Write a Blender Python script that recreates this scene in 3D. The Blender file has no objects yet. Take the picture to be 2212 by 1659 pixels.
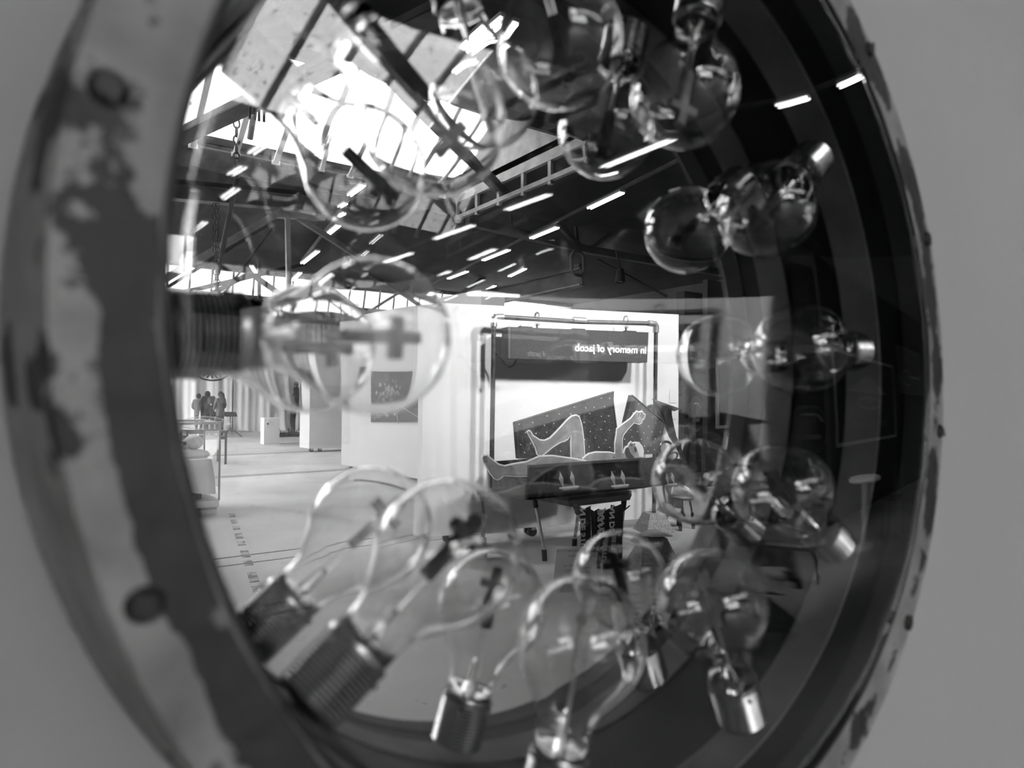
import bpy, bmesh, math, random
from mathutils import Vector, Matrix
random.seed(7)
sc = bpy.context.scene
COL = sc.collection
PI = math.pi

# ------------------------------------------------------------------ camera
F_PX, W_PX, H_PX = 1450.0, 2212.0, 1659.0
YAW, PITCH, ROLL = 0.6463, 0.0456, -0.0132
RS = 0.25                                    # ring radius in metres
ZC = 1.4849                                  # height of the round frame's centre
CAM = Vector((-1.0271 * RS, -0.7432 * RS, 1.45))
fw = Vector((math.sin(YAW) * math.cos(PITCH), math.cos(YAW) * math.cos(PITCH), math.sin(PITCH)))
r0 = fw.cross(Vector((0, 0, 1))).normalized(); u0 = r0.cross(fw)
rt = math.cos(ROLL) * r0 + math.sin(ROLL) * u0
up = -math.sin(ROLL) * r0 + math.cos(ROLL) * u0
cd = bpy.data.cameras.new('camera'); cam = bpy.data.objects.new('camera', cd); COL.objects.link(cam)
cam.matrix_world = Matrix(((rt.x, up.x, -fw.x, CAM.x), (rt.y, up.y, -fw.y, CAM.y), (rt.z, up.z, -fw.z, CAM.z), (0, 0, 0, 1)))
cd.sensor_width = 36.0; cd.lens = F_PX * 36.0 / W_PX
cd.clip_start = 0.01; cd.clip_end = 200
cd.dof.use_dof = True; cd.dof.focus_distance = 3.5; cd.dof.aperture_fstop = 7.5
sc.camera = cam

# ------------------------------------------------------------------ sky, daylight portals, exposure
w = bpy.data.worlds.new('overcast_sky'); sc.world = w; w.use_nodes = True
bg = w.node_tree.nodes['Background']; bg.inputs[0].default_value = (1, 1, 1, 1); bg.inputs[1].default_value = 9.0
sc.view_settings.view_transform = 'Standard'; sc.view_settings.look = 'None'
sc.view_settings.exposure = 1.25; sc.view_settings.gamma = 1.0
try: sc.view_settings.use_curve_mapping = False
except Exception: pass
cy = sc.cycles
cy.max_bounces = 14; cy.diffuse_bounces = 3; cy.glossy_bounces = 6; cy.transmission_bounces = 12
cy.use_adaptive_sampling = True; cy.adaptive_threshold = .09; cy.caustics_refractive = False; cy.caustics_reflective = False
cy.transparent_max_bounces = 24; cy.sample_clamp_indirect = 6.0; cy.blur_glossy = 0.5

def portal(name, loc, rot, sx, sy):
    l = bpy.data.lights.new(name, 'AREA'); l.shape = 'RECTANGLE'; l.size = sx; l.size_y = sy
    l.cycles.is_portal = True
    o = bpy.data.objects.new(name, l); COL.objects.link(o); o.location = loc; o.rotation_euler = rot
    return o
# roof lanterns, the last two unseen and added for light: (x0, x1, y_far, y_ridge, y_near)
ZB, ZR = 6.5, 7.85
LAN = [(-2.2, 8.35, -14.45, -12.05, -9.65), (-10.5, 0.6, -26.0, -22.0, -18.0), (-11.0, -2.6, -14.45, -12.05, -9.65)]
for (x0, x1, ya, yr, yb) in LAN:
    portal('skylight_portal', ((x0 + x1) / 2, (ya + yb) / 2, 8.1), (0, 0, 0), x1 - x0, yb - ya)
portal('side_window_portal', (-12.4, -17, 4.2), (0, -PI / 2, 0), 3.4, 20)
portal('clerestory_portal', (9, -28.9, 6.2), (-PI / 2, 0, 0), 16, 1.6)

# ------------------------------------------------------------------ photo pixel -> place (via the mirror, or via the front glass)
def pray(px, py):
    return (fw * F_PX + rt * (px - 1106) - up * (py - 829.5)).normalized()
MN = Vector((-0.0182, -1, -0.0168)).normalized(); MO = Vector((0, 0.3133 * RS, ZC))
def mirr(P): return P - 2 * (P - MO).dot(MN) * MN
CV = mirr(CAM)
def vray(px, py):
    d = pray(px, py); return d - 2 * d.dot(MN) * MN
def fl(px, py, z=0.0):
    d = vray(px, py); return CV + d * ((z - CV.z) / d.z)
def aty(px, py, y):
    d = vray(px, py); return CV + d * ((y - CV.y) / d.y)
def atp(px, py, P0, n):
    d = vray(px, py); return CV + d * ((P0 - CV).dot(n) / d.dot(n))
# front glass: a bowed acrylic sheet, y = GY - h(rho)
GX, GZ, GY, GR = -0.095, -0.042, 0.0145, 2.02
def gl_h(rho):
    if rho < .2: return rho * rho / (2 * GR)
    t = min(rho - .2, .13)
    return .04 / (2 * GR) + (.2 / GR) * (t - t * t / .26)
def gl_y(x, z): return GY - gl_h(math.hypot(x - GX, z - GZ))
def gl_n(x, z):
    e = .002
    return Vector(((gl_y(x - e, z) - gl_y(x + e, z)) / (2 * e), 1, (gl_y(x, z - e) - gl_y(x, z + e)) / (2 * e))).normalized()
def gray(px, py, y=None, x=None, z=None):
    d = pray(px, py); t = (0.0 - CAM.y) / d.y
    for _ in range(12):
        P = CAM + d * t; t += (gl_y(P.x, P.z - ZC) - P.y) / d.y
    P = CAM + d * t; n = gl_n(P.x, P.z - ZC); r = d - 2 * d.dot(n) * n
    if y is not None: return P + r * ((y - P.y) / r.y)
    if x is not None: return P + r * ((x - P.x) / r.x)
    return P + r * ((z - P.z) / r.z)

# ------------------------------------------------------------------ materials (all grey: the photograph is black and white)
def gmat(name, v, rough=.6, metal=0.0, noise=None, bump=None, spec=.5, v2=None, thr=None, ns=8.0):
    """v grey value; noise=(scale, amount) soft mottling; v2+thr+ns patches of a second grey; bump=(scale, strength)"""
    m = bpy.data.materials.new(name); m.use_nodes = True; nt = m.node_tree; N = nt.nodes; L = nt.links
    b = N['Principled BSDF']; b.inputs['Roughness'].default_value = rough; b.inputs['Metallic'].default_value = metal
    b.inputs['Specular IOR Level'].default_value = spec
    b.inputs['Base Color'].default_value = (v, v, v, 1)
    tc = N.new('ShaderNodeTexCoord'); cur = None
    if noise:
        n = N.new('ShaderNodeTexNoise'); n.inputs['Scale'].default_value = noise[0]; n.inputs['Detail'].default_value = 6
        L.new(tc.outputs['Object'], n.inputs['Vector'])
        r = N.new('ShaderNodeMapRange'); r.inputs[1].default_value = .3; r.inputs[2].default_value = .7
        r.inputs[3].default_value = v * (1 - noise[1]); r.inputs[4].default_value = v * (1 + noise[1])
        L.new(n.outputs['Fac'], r.inputs[0]); cur = r.outputs[0]
    if v2 is not None:
        n = N.new('ShaderNodeTexNoise'); n.inputs['Scale'].default_value = ns; n.inputs['Detail'].default_value = 7; n.inputs['Roughness'].default_value = .62
        L.new(tc.outputs['Object'], n.inputs['Vector'])
        r = N.new('ShaderNodeMapRange'); r.inputs[1].default_value = thr - .012; r.inputs[2].default_value = thr + .012
        L.new(n.outputs['Fac'], r.inputs[0])
        mx = N.new('ShaderNodeMix'); mx.data_type = 'FLOAT'; L.new(r.outputs[0], mx.inputs[0])
        if cur: L.new(cur, mx.inputs[2])
        else: mx.inputs[2].default_value = v
        mx.inputs[3].default_value = v2; cur = mx.outputs[0]
    if cur: L.new(cur, b.inputs['Base Color'])
    if bump:
        n = N.new('ShaderNodeTexNoise'); n.inputs['Scale'].default_value = bump[0]; n.inputs['Detail'].default_value = 5
        L.new(tc.outputs['Object'], n.inputs['Vector'])
        bp = N.new('ShaderNodeBump'); bp.inputs['Strength'].default_value = bump[1]; bp.inputs['Distance'].default_value = .01
        L.new(n.outputs['Fac'], bp.inputs['Height']); L.new(bp.outputs[0], b.inputs['Normal'])
    return m
def emat(name, v, s):
    m = bpy.data.materials.new(name); m.use_nodes = True; nt = m.node_tree; nt.nodes.clear()
    e = nt.nodes.new('ShaderNodeEmission'); e.inputs[0].default_value = (v, v, v, 1); e.inputs[1].default_value = s
    o = nt.nodes.new('ShaderNodeOutputMaterial'); nt.links.new(e.outputs[0], o.inputs[0]); return m
def panemat(name, f0, tint, dirt=None):
    """thin clear sheet: Schlick reflection over a transparent body"""
    m = bpy.data.materials.new(name); m.use_nodes = True; nt = m.node_tree; N = nt.nodes; L = nt.links; N.clear()
    lw = N.new('ShaderNodeLayerWeight'); lw.inputs[0].default_value = .5
    pw = N.new('ShaderNodeMath'); pw.operation = 'POWER'; pw.inputs[1].default_value = 5; L.new(lw.outputs['Facing'], pw.inputs[0])
    ma = N.new('ShaderNodeMath'); ma.operation = 'MULTIPLY_ADD'; ma.inputs[1].default_value = 1 - f0; ma.inputs[2].default_value = f0
    L.new(pw.outputs[0], ma.inputs[0])
    tr = N.new('ShaderNodeBsdfTransparent'); tr.inputs[0].default_value = (tint, tint, tint, 1)
    g = N.new('ShaderNodeBsdfGlossy'); g.inputs['Roughness'].default_value = 0.0; g.inputs[0].default_value = (1, 1, 1, 1)
    if dirt:
        tc = N.new('ShaderNodeTexCoord'); n = N.new('ShaderNodeTexNoise'); n.inputs['Scale'].default_value = dirt[0]; n.inputs['Detail'].default_value = 8
        L.new(tc.outputs['Object'], n.inputs['Vector'])
        r = N.new('ShaderNodeMapRange'); r.inputs[1].default_value = dirt[1]; r.inputs[2].default_value = dirt[1] + .06
        r.inputs[3].default_value = tint; r.inputs[4].default_value = tint * dirt[2]
        L.new(n.outputs['Fac'], r.inputs[0]); L.new(r.outputs[0], tr.inputs[0])
    mx = N.new('ShaderNodeMixShader'); L.new(ma.outputs[0], mx.inputs[0]); L.new(tr.outputs[0], mx.inputs[1]); L.new(g.outputs[0], mx.inputs[2])
    o = N.new('ShaderNodeOutputMaterial'); L.new(mx.outputs[0], o.inputs[0]); return m
def glassmat(name, ior=1.46):
    m = bpy.data.materials.new(name); m.use_nodes = True; nt = m.node_tree; nt.nodes.clear()
    g = nt.nodes.new('ShaderNodeBsdfGlass'); g.inputs['IOR'].default_value = ior; g.inputs['Roughness'].default_value = 0
    o = nt.nodes.new('ShaderNodeOutputMaterial'); nt.links.new(g.outputs[0], o.inputs[0]); return m
def mirrormat(name, v):
    m = bpy.data.materials.new(name); m.use_nodes = True; nt = m.node_tree; nt.nodes.clear()
    g = nt.nodes.new('ShaderNodeBsdfGlossy'); g.inputs[0].default_value = (v, v, v, 1); g.inputs['Roughness'].default_value = 0
    o = nt.nodes.new('ShaderNodeOutputMaterial'); nt.links.new(g.outputs[0], o.inputs[0]); return m

M = {}
M['plaster'] = gmat('grey_plaster', .35, .85, noise=(3, .04), bump=(60, .05))
M['floor'] = gmat('worn_concrete', .46, .55, noise=(.9, .16), v2=.33, thr=.66, ns=5.0, bump=(30, .08))
M['rail'] = gmat('floor_rail_steel', .13, .5, .3)
M['tape'] = gmat('worn_floor_tape', .16, .8, v2=.38, thr=.5, ns=9)
M['roof'] = gmat('black_roof_boards', .011, .9, noise=(1.2, .5))
M['hallwall'] = gmat('dark_hall_wall', .07, .9, noise=(.6, .3))
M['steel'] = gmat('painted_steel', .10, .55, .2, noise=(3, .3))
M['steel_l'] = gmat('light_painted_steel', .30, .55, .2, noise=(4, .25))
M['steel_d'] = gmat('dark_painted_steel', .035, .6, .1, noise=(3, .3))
M['curb'] = gmat('stained_timber_curb', .05, .8, noise=(4, .5), v2=.2, thr=.68, ns=12)
M['skypane'] = panemat('wired_roof_glass', .04, .30, (6, .60, .5))
M['skypane_b'] = panemat('added_lantern_glass', .04, .9)  # glass of the unseen added lanterns, kept bright to carry the lighting
M['skypane_f'] = panemat('dimmed_clerestory_glass', .04, .14, (2, .6, .6))  # tint dims the daylight here to weaken its reflection in the front sheet
M['skypane_d'] = panemat('whitewashed_roof_glass', .04, .014, (3, .55, .5))
M['bracket'] = gmat('white_bracket', .75, .5)
M['tubelamp'] = emat('fluorescent_tube', 1.0, 7.0); M['tubelamp'].cycles.emission_sampling = 'NONE'
M['lamp_body'] = gmat('lamp_housing', .5, .5)
M['board'] = gmat('white_display_board', .80, .8, noise=(2, .02))
M['board_g'] = gmat('offwhite_display_board', .60, .8, noise=(2, .02))
M['curtain'] = gmat('white_curtain_cloth', .82, .9)
M['black'] = gmat('black_paint', .012, .5)
M['drum'] = gmat('black_drum_paint', .006, .55, noise=(9, .3), bump=(50, .05), spec=.12)
M['strip'] = gmat('grey_mounting_strip', .13, .6, noise=(25, .35))
M['gasket'] = gmat('black_gasket', .008, .6)
M['rust'] = gmat('peeling_paint_steel', .215, .62, .1, noise=(30, .35), v2=.02, thr=.58, ns=15.0, bump=(45, .35))
def worn_band(m):                                 # paint has flaked off most along the middle of the ring's face
    nt = m.node_tree; N = nt.nodes; L = nt.links
    mr = [n for n in N if n.type == 'MAP_RANGE'][1]; src = mr.inputs[0].links[0].from_socket
    tc = [n for n in N if n.type == 'TEX_COORD'][0]; sp = N.new('ShaderNodeSeparateXYZ'); L.new(tc.outputs['Object'], sp.inputs[0])
    cb = N.new('ShaderNodeCombineXYZ'); L.new(sp.outputs[0], cb.inputs[0]); L.new(sp.outputs[2], cb.inputs[2])
    ln = N.new('ShaderNodeVectorMath'); ln.operation = 'LENGTH'; L.new(cb.outputs[0], ln.inputs[0])
    su = N.new('ShaderNodeMath'); su.operation = 'SUBTRACT'; su.inputs[1].default_value = .2372; L.new(ln.outputs['Value'], su.inputs[0])
    ab = N.new('ShaderNodeMath'); ab.operation = 'ABSOLUTE'; L.new(su.outputs[0], ab.inputs[0])
    r = N.new('ShaderNodeMapRange'); r.inputs[1].default_value = .0030; r.inputs[2].default_value = .0070; r.inputs[3].default_value = .05; r.inputs[4].default_value = 0; L.new(ab.outputs[0], r.inputs[0])
    ad = N.new('ShaderNodeMath'); ad.operation = 'ADD'; L.new(src, ad.inputs[0]); L.new(r.outputs[0], ad.inputs[1])
    def ramp(sock, a, b, lo, hi):
        q = N.new('ShaderNodeMapRange'); q.inputs[1].default_value = a; q.inputs[2].default_value = b; q.inputs[3].default_value = lo; q.inputs[4].default_value = hi; L.new(sock, q.inputs[0]); return q.outputs[0]
    def mul(a, b):
        q = N.new('ShaderNodeMath'); q.operation = 'MULTIPLY'; L.new(a, q.inputs[0]); L.new(b, q.inputs[1]); return q.outputs[0]
    g = mul(mul(ramp(sp.outputs[0], -.10, -.16, 0, .20), ramp(sp.outputs[2], .022, .008, 0, 1)), mul(ramp(ln.outputs['Value'], .2405, .2370, 0, 1), ramp(ln.outputs['Value'], .2262, .2275, 0, 1)))
    ad2 = N.new('ShaderNodeMath'); ad2.operation = 'ADD'; L.new(ad.outputs[0], ad2.inputs[0]); L.new(g, ad2.inputs[1]); ad3 = N.new('ShaderNodeMath'); ad3.operation = 'ADD'; L.new(ad2.outputs[0], ad3.inputs[0]); L.new(mul(ramp(sp.outputs[0], -.05, .10, 0, .055), ramp(ab.outputs[0], .0050, .0085, 1, .4)), ad3.inputs[1]); L.new(ad3.outputs[0], mr.inputs[0])
worn_band(M['rust'])
M['screw'] = gmat('rusty_screw', .03, .5, .6)
M['mirror'] = mirrormat('silvered_mirror', .88)
M['pane'] = panemat('acrylic_front_sheet', .045, .97)
M['bulb'] = glassmat('clear_bulb_glass')
M['cap'] = gmat('ridged_tin_cap', .36, .24, 1.0, noise=(120, .25))
M['ins'] = gmat('black_insulator', .01, .4)
M['cross'] = gmat('dull_electrode_metal', .16, .35, .85, noise=(200, .3))
M['wire'] = gmat('lead_wire', .5, .3, 1.0)
M['sign'] = gmat('grey_sign_box', .055, .7, noise=(60, .2), bump=(400, .15))
M['led'] = emat('lit_sign_letters', 1.0, 1.6)
M['pipe'] = gmat('iron_pipe', .09, .45, .6, noise=(20, .3))
M['zinc'] = gmat('zinc_fitting', .45, .4, .7)
M['cable'] = gmat('black_cable', .01, .5)
M['coffin'] = gmat('black_lacquer', .008, .45, noise=(12, .4))
M['coffin_end'] = gmat('grey_coffin_wood', .07, .5, noise=(10, .4))
M['felt'] = gmat('dark_studded_lid', .03, .7, noise=(8, .6), v2=.06, thr=.55, ns=40)
M['felt_l'] = gmat('grey_studded_lid', .075, .7, noise=(8, .3))
M['silver'] = gmat('silver_fitting', .85, .3, .35)
M['skin'] = gmat('printed_skin', .30, .7, noise=(7, .35))
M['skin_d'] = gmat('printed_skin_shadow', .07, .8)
M['outline'] = gmat('white_cut_edge', .85, .8)
M['chrome'] = gmat('chrome_tube', .6, .2, 1.0)
M['rubber'] = gmat('black_rubber', .012, .7)
M['ribbon'] = gmat('dark_ribbon_cloth', .035, .85)
M['letter'] = gmat('pale_letters', .9, .8)
M['paper'] = gmat('handwritten_paper', .75, .9)
M['ink'] = gmat('pencil_ink', .08, .9)
M['granite'] = gmat('speckled_granite', .32, .7, noise=(90, .6))
M['brass'] = gmat('dull_brass', .22, .25, .9)
M['paint_d'] = gmat('dark_photograph', .025, .35, v2=.10, thr=.60, ns=5)
M['flower'] = gmat('pale_printed_blossom', .3, .6, noise=(30, .6))
M['cloth'] = gmat('white_linen', .78, .9)
M['bone'] = gmat('bone', .62, .6, noise=(30, .2))
M['case_glass'] = panemat('vitrine_glass', .04, .96)
M['brickm'] = gmat('pale_brick', .22, .85, noise=(20, .3))
M['brick2'] = gmat('timber_block', .5, .8)
M['darkpanel'] = gmat('dark_partition', .016, .7)
M['cloth_d'] = gmat('dark_jacket', .02, .9)
M['cloth_m'] = gmat('grey_coat', .14, .9)
M['jean'] = gmat('dark_trousers', .015, .9)
M['hair'] = gmat('dark_hair', .012, .7)
M['face'] = gmat('skin', .33, .7)
M['soil'] = gmat('dark_soil', .02, 1.0, noise=(20, .6))
M['lace'] = gmat('black_cut_metal', .012, .7)
M['swim'] = gmat('black_swimsuit', .01, .7)

# ------------------------------------------------------------------ mesh helpers
class MB:
    def __init__(s): s.v = []; s.f = []
    def add(s, vs, fs):
        o = len(s.v); s.v += [tuple(v) for v in vs]; s.f += [tuple(i + o for i in f) for f in fs]; return s
    def box(s, a, b, bev=0):
        x0, y0, z0 = a; x1, y1, z1 = b
        return s.add([(x0, y0, z0), (x1, y0, z0), (x1, y1, z0), (x0, y1, z0), (x0, y0, z1), (x1, y0, z1), (x1, y1, z1), (x0, y1, z1)],
                     [(3, 2, 1, 0), (4, 5, 6, 7), (0, 1, 5, 4), (1, 2, 6, 5), (2, 3, 7, 6), (3, 0, 4, 7)])
    def bar(s, p, q, w, h, upv=(0, 0, 1)):
        p = Vector(p); q = Vector(q); d = (q - p).normalized(); u = Vector(upv)
        if abs(d.dot(u)) > .99: u = Vector((1, 0, 0))
        sd = d.cross(u).normalized() * (w / 2); uu = sd.cross(d).normalized() * (h / 2)
        vs = [p - sd - uu, p + sd - uu, p + sd + uu, p - sd + uu, q - sd - uu, q + sd - uu, q + sd + uu, q - sd + uu]
        return s.add(vs, [(0, 1, 2, 3), (7, 6, 5, 4), (0, 4, 5, 1), (1, 5, 6, 2), (2, 6, 7, 3), (3, 7, 4, 0)])
    def tube(s, pts, r, n=10, closed=False):
        pts = [Vector(p) for p in pts]; rs = r if isinstance(r, (list, tuple)) else [r] * len(pts)
        k = len(pts); base = len(s.v); prev = None
        for i, p in enumerate(pts):
            a = pts[(i - 1) % k] if (closed or i > 0) else p; b = pts[(i + 1) % k] if (closed or i < k - 1) else p
            d = (b - a).normalized()
            if prev is None:
                prev = d.orthogonal().normalized()
            prev = (prev - d * prev.dot(d)).normalized(); w2 = d.cross(prev)
            for j in range(n):
                t = 2 * PI * j / n; s.v.append(tuple(p + (prev * math.cos(t) + w2 * math.sin(t)) * rs[i]))
        for i in range(k if closed else k - 1):
            for j in range(n):
                a = base + i * n + j; b = base + i * n + (j + 1) % n; i2 = (i + 1) % k
                s.f.append((a, b, base + i2 * n + (j + 1) % n, base + i2 * n + j))
        if not closed:
            s.f.append(tuple(base + j for j in reversed(range(n)))); s.f.append(tuple(base + (k - 1) * n + j for j in range(n)))
        return s
    def lathe(s, prof, n=32, axis='z', caps=False):
        """prof = [(r, h)], revolved round the axis"""
        base = len(s.v); k = len(prof)
        for (r, h) in prof:
            for j in range(n):
                t = 2 * PI * j / n
                if axis == 'z': s.v.append((r * math.cos(t), r * math.sin(t), h))
                else: s.v.append((r * math.cos(t), h, r * math.sin(t)))
        for i in range(k - 1):
            for j in range(n):
                a = base + i * n + j; b = base + i * n + (j + 1) % n
                s.f.append((a, b, b + n, a + n))
        if caps:
            s.f.append(tuple(base + j for j in range(n))); s.f.append(tuple(base + (k - 1) * n + j for j in range(n)))
        return s
    def prism(s, poly, t):
        """poly: list of Vectors in a plane, extruded by vector t"""
        n = len(poly); t = Vector(t)
        return s.add([Vector(p) for p in poly] + [Vector(p) + t for p in poly],
                     [tuple(range(n)), tuple(reversed(range(n, 2 * n)))] + [(i, (i + 1) % n, n + (i + 1) % n, n + i) for i in range(n)])
    def sphere(s, c, r, n=12, m=8):
        c = Vector(c); rr = r if isinstance(r, (list, tuple)) else (r, r, r); base = len(s.v)
        for i in range(m + 1):
            th = PI * i / m
            for j in range(n):
                ph = 2 * PI * j / n
                s.v.append((c.x + rr[0] * math.sin(th) * math.cos(ph), c.y + rr[1] * math.sin(th) * math.sin(ph), c.z + rr[2] * math.cos(th)))
        for i in range(m):
            for j in range(n):
                a = base + i * n + j; b = base + i * n + (j + 1) % n
                s.f.append((a, b, b + n, a + n))
        return s
    def mesh(s, name, smooth=False, weld=True):
        me = bpy.data.meshes.new(name); me.from_pydata(s.v, [], s.f); me.update()
        bm = bmesh.new(); bm.from_mesh(me)
        if weld: bmesh.ops.remove_doubles(bm, verts=bm.verts, dist=1e-6)
        bmesh.ops.recalc_face_normals(bm, faces=bm.faces)
        ng = [f for f in bm.faces if len(f.verts) > 8]
        if ng: bmesh.ops.triangulate(bm, faces=ng)
        bm.to_mesh(me); bm.free()
        if smooth:
            me.polygons.foreach_set('use_smooth', [True] * len(me.polygons)); me.update()
            if smooth != 'all':
                try: me.set_sharp_from_angle(angle=math.radians(40))
                except Exception: pass
        return me
def link(name, me, m, parent=None):
    o = bpy.data.objects.new(name, me); COL.objects.link(o)
    if m is not None and not me.materials: me.materials.append(M[m])
    if parent is not None: o.parent = parent
    return o
def obj(name, mb, m, parent=None, smooth=False): return link(name, mb.mesh(name, smooth), m, parent)
def tag(o, label=None, cat=None, group=None, kind=None):
    if label: o['label'] = label
    if cat: o['category'] = cat
    if group: o['group'] = group
    if kind: o['kind'] = kind
    return o
def thing(name, label, cat, loc=(0, 0, 0), group=None, rot=None):
    o = bpy.data.objects.new(name, None); COL.objects.link(o); o.location = loc; o.empty_display_size = .1
    if rot is not None: o.rotation_euler = rot
    return tag(o, label, cat, group)
def rel(o, *ps):                                  # world points -> the (unrotated) thing's own frame
    return [Vector(p) - o.location for p in ps]
def copy_tree(o, parent=None):
    c = o.copy(); COL.objects.link(c); c.parent = parent
    for ch in list(o.children): copy_tree(ch, c)
    return c
def text_mesh(s, size, depth=.002, bold=0.0, shear=0.0):
    cu = bpy.data.curves.new('lettering', 'FONT'); cu.body = s; cu.size = size; cu.extrude = depth; cu.align_x = 'LEFT'; cu.align_y = 'BOTTOM_BASELINE'
    cu.offset = bold; cu.shear = shear; cu.resolution_u = 3
    o = bpy.data.objects.new('lettering', cu); COL.objects.link(o)
    me = bpy.data.meshes.new_from_object(o.evaluated_get(bpy.context.evaluated_depsgraph_get()))
    bpy.data.objects.remove(o); bpy.data.curves.remove(cu); me.materials.clear(); return me
def text(name, s, size, loc, rot, m, parent=None, **k):
    o = link(name, text_mesh(s, size, **k), m, parent); o.location = loc; o.rotation_euler = rot; return o
TOROOM = (PI / 2, 0, PI)                          # lettering that faces the mirror wall (+y)
def struct(name, mb, m, parent=None, smooth=False):
    o = obj(name, mb, m, parent, smooth)
    if parent is None: o['kind'] = 'structure'
    return o

# ================================================================== THE HALL
WY = 0.0905                                       # face of the wall that carries the round frame
struct('floor', MB().box((-12, -31, -.1), (24, 9, 0)), 'floor')
struct('wall_front', MB().box((-3.2, WY, 0), (2.4, WY + .12, 3.4)), 'plaster')
struct('wall_added_shade', MB().box((-1.75, -3.4, 0), (-1.65, WY, 3.4)), 'plaster')  # unseen wall added to shade the left part of the frame's wall
struct('wall_left', MB().box((-12.3, -31, 0), (-12, 9, 2.6)).box((-12.3, -31, 5.8), (-12, 9, 8)).box((-12.3, -7, 2.6), (-12, 9, 5.8)).box((-12.3, -31, 2.6), (-12, -27, 5.8)), 'hallwall')
for k in range(10):
    wn = thing('window_%d' % (k + 1), None, None, (-12.1, -27 + 2 * k, 2.6)); wn['kind'] = 'structure'
    for (a, b) in (((-.05, 0, 0), (.05, 2, .08)), ((-.05, 0, 3.12), (.05, 2, 3.2)), ((-.05, 0, .08), (.05, .06, 3.12)), ((-.05, 1.94, .08), (.05, 2, 3.12)), ((-.04, .06, 1.55), (.04, 1.94, 1.6))):
        obj('window_frame', MB().box(a, b), 'steel', wn)
    obj('pane', MB().box((-.004, .06, .08), (.004, 1.94, 1.55)), 'skypane', wn); obj('pane', MB().box((-.004, .06, 1.6), (.004, 1.94, 3.12)), 'skypane', wn)
struct('wall_right', MB().box((24, -31, 0), (24.3, 9, 8)), 'hallwall')
struct('wall_back', MB().box((-12, -31.3, 0), (24, -31, 5.0)), 'hallwall')
struct('wall_near', MB().box((-12, 9, 0), (24, 9.3, 8)), 'hallwall')
# ceiling with two lantern openings and a clerestory slot
CEIL = 6.62
cm = MB()
def slab(x0, x1, y0, y1): cm.box((x0, y0, CEIL), (x1, y1, CEIL + .15))
ax0, ax1, aya, ayr, ayb = LAN[0]
bx0, bx1, bya, byr, byb = LAN[1]
slab(-12, 24, ayb, 9); slab(-12, LAN[2][0], aya, ayb); slab(LAN[2][1], ax0, aya, ayb); slab(ax1, 24, aya, ayb); slab(-12, 24, byb, aya); slab(-12, bx0, bya, byb); slab(bx1, 24, bya, byb); slab(-12, 24, -28.6, bya)
struct('ceiling', cm, 'roof')
for i, yy in enumerate((-12.4, -16.9)):           # sunken rails crossing the floor
    for k in (0, .16):
        struct('trim_%d' % (2 * i + (1 if k else 0) + 1), MB().box((-10, yy + k - .02, 0), (20, yy + k + .02, .004)), 'rail')
struct('trim_5', MB().box((-10, -6.06, 0), (4, -6.03, .003)), 'rail')
struct('trim_6', MB().box((-10, -5.75, 0), (4, -5.73, .003)), 'rail')
a = fl(500, 1110); b = fl(565, 1300); dd = b - a
for i in range(9):
    p = a + dd * (i / 9.0); q_ = a + dd * ((i + .55 + .2 * math.sin(i * 3)) / 9.0)
    t = obj('floor_tape', MB().bar(p + Vector((0, 0, .002)), q_ + Vector((0, 0, .002)), .07, .003), 'tape')
    tag(t, ('first second third fourth fifth sixth seventh eighth ninth'.split()[i]) + ' worn tape mark on the floor counted from the vitrine', 'tape', 'worn floor tape marks')

# ---- roof lanterns: sloping glass between bars over a timber curb
def lantern(L, name, near_mat, lab, step=.82, x_first=2.16, far_mat='skypane'):
    x0, x1, ya, yr, yb = L
    root = thing(name, lab, 'skylight', (0, 0, ZB))
    xs = []; x = x_first
    while x - step > x0 + .3: x -= step
    while x < x1 - .2: xs.append(x); x += step
    H = ZR - ZB
    edges = [x0] + xs + [x1]
    for (yA, yB, pm) in ((ya, yr, far_mat), (yb, yr, near_mat)):
        for i in range(len(edges) - 1):
            a0, a1 = edges[i] + .01, edges[i + 1] - .01
            o = obj('pane', MB().add([(a0, yA, .02), (a1, yA, .02), (a1, yB, H), (a0, yB, H)], [(0, 1, 2, 3)]), pm, root)
        for xx in xs:
            s_ = 1 if yB > yA else -1
            obj('glazing_bar', MB().bar((xx, yA, .0), (xx, yB, H - .03), .11, .07), 'bracket', root)
            if xx > 1: 
                bk = MB().box((xx - .09, yA + s_ * .0 - .015, -.06), (xx + .09, yA + .02, .03))
                obj('bracket', bk, 'bracket', root)
    # gables
    for xx in (x0, x1):
        obj('gable', MB().prism([Vector((xx, ya, 0)), Vector((xx, yb, 0)), Vector((xx, yr, H))], (.03, 0, 0)), 'steel_l', root)
    obj('ridge_beam', MB().bar((x0, yr, H), (x1, yr, H), .12, .14), 'steel', root)
    obj('curb', MB().box((x0 - .05, ya - .12, -.42), (x1 + .05, ya - .01, .135)), 'curb', root)
    obj('curb', MB().box((x0 - .05, yb + .01, -.06), (x1 + .05, yb + .10, .135)), 'curb', root)
    for xx in (x0, x1):
        for zz in (-.08, -.5):
            obj('side_rail', MB().box((xx - .05, ya - .1, zz - .05), (xx + .05, yb + .1, zz + .05)), 'steel_l', root)
        for k in range(6):
            yy = ya + (yb - ya) * k / 5
            obj('side_post', MB().box((xx - .04, yy - .05, -.62), (xx + .04, yy + .05, -.05)), 'steel_l', root)
    return root
lantern(LAN[0], 'roof_lantern', 'skypane_d', 'long ridged roof lantern with white glazing bars above the rolling display walls')

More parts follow.
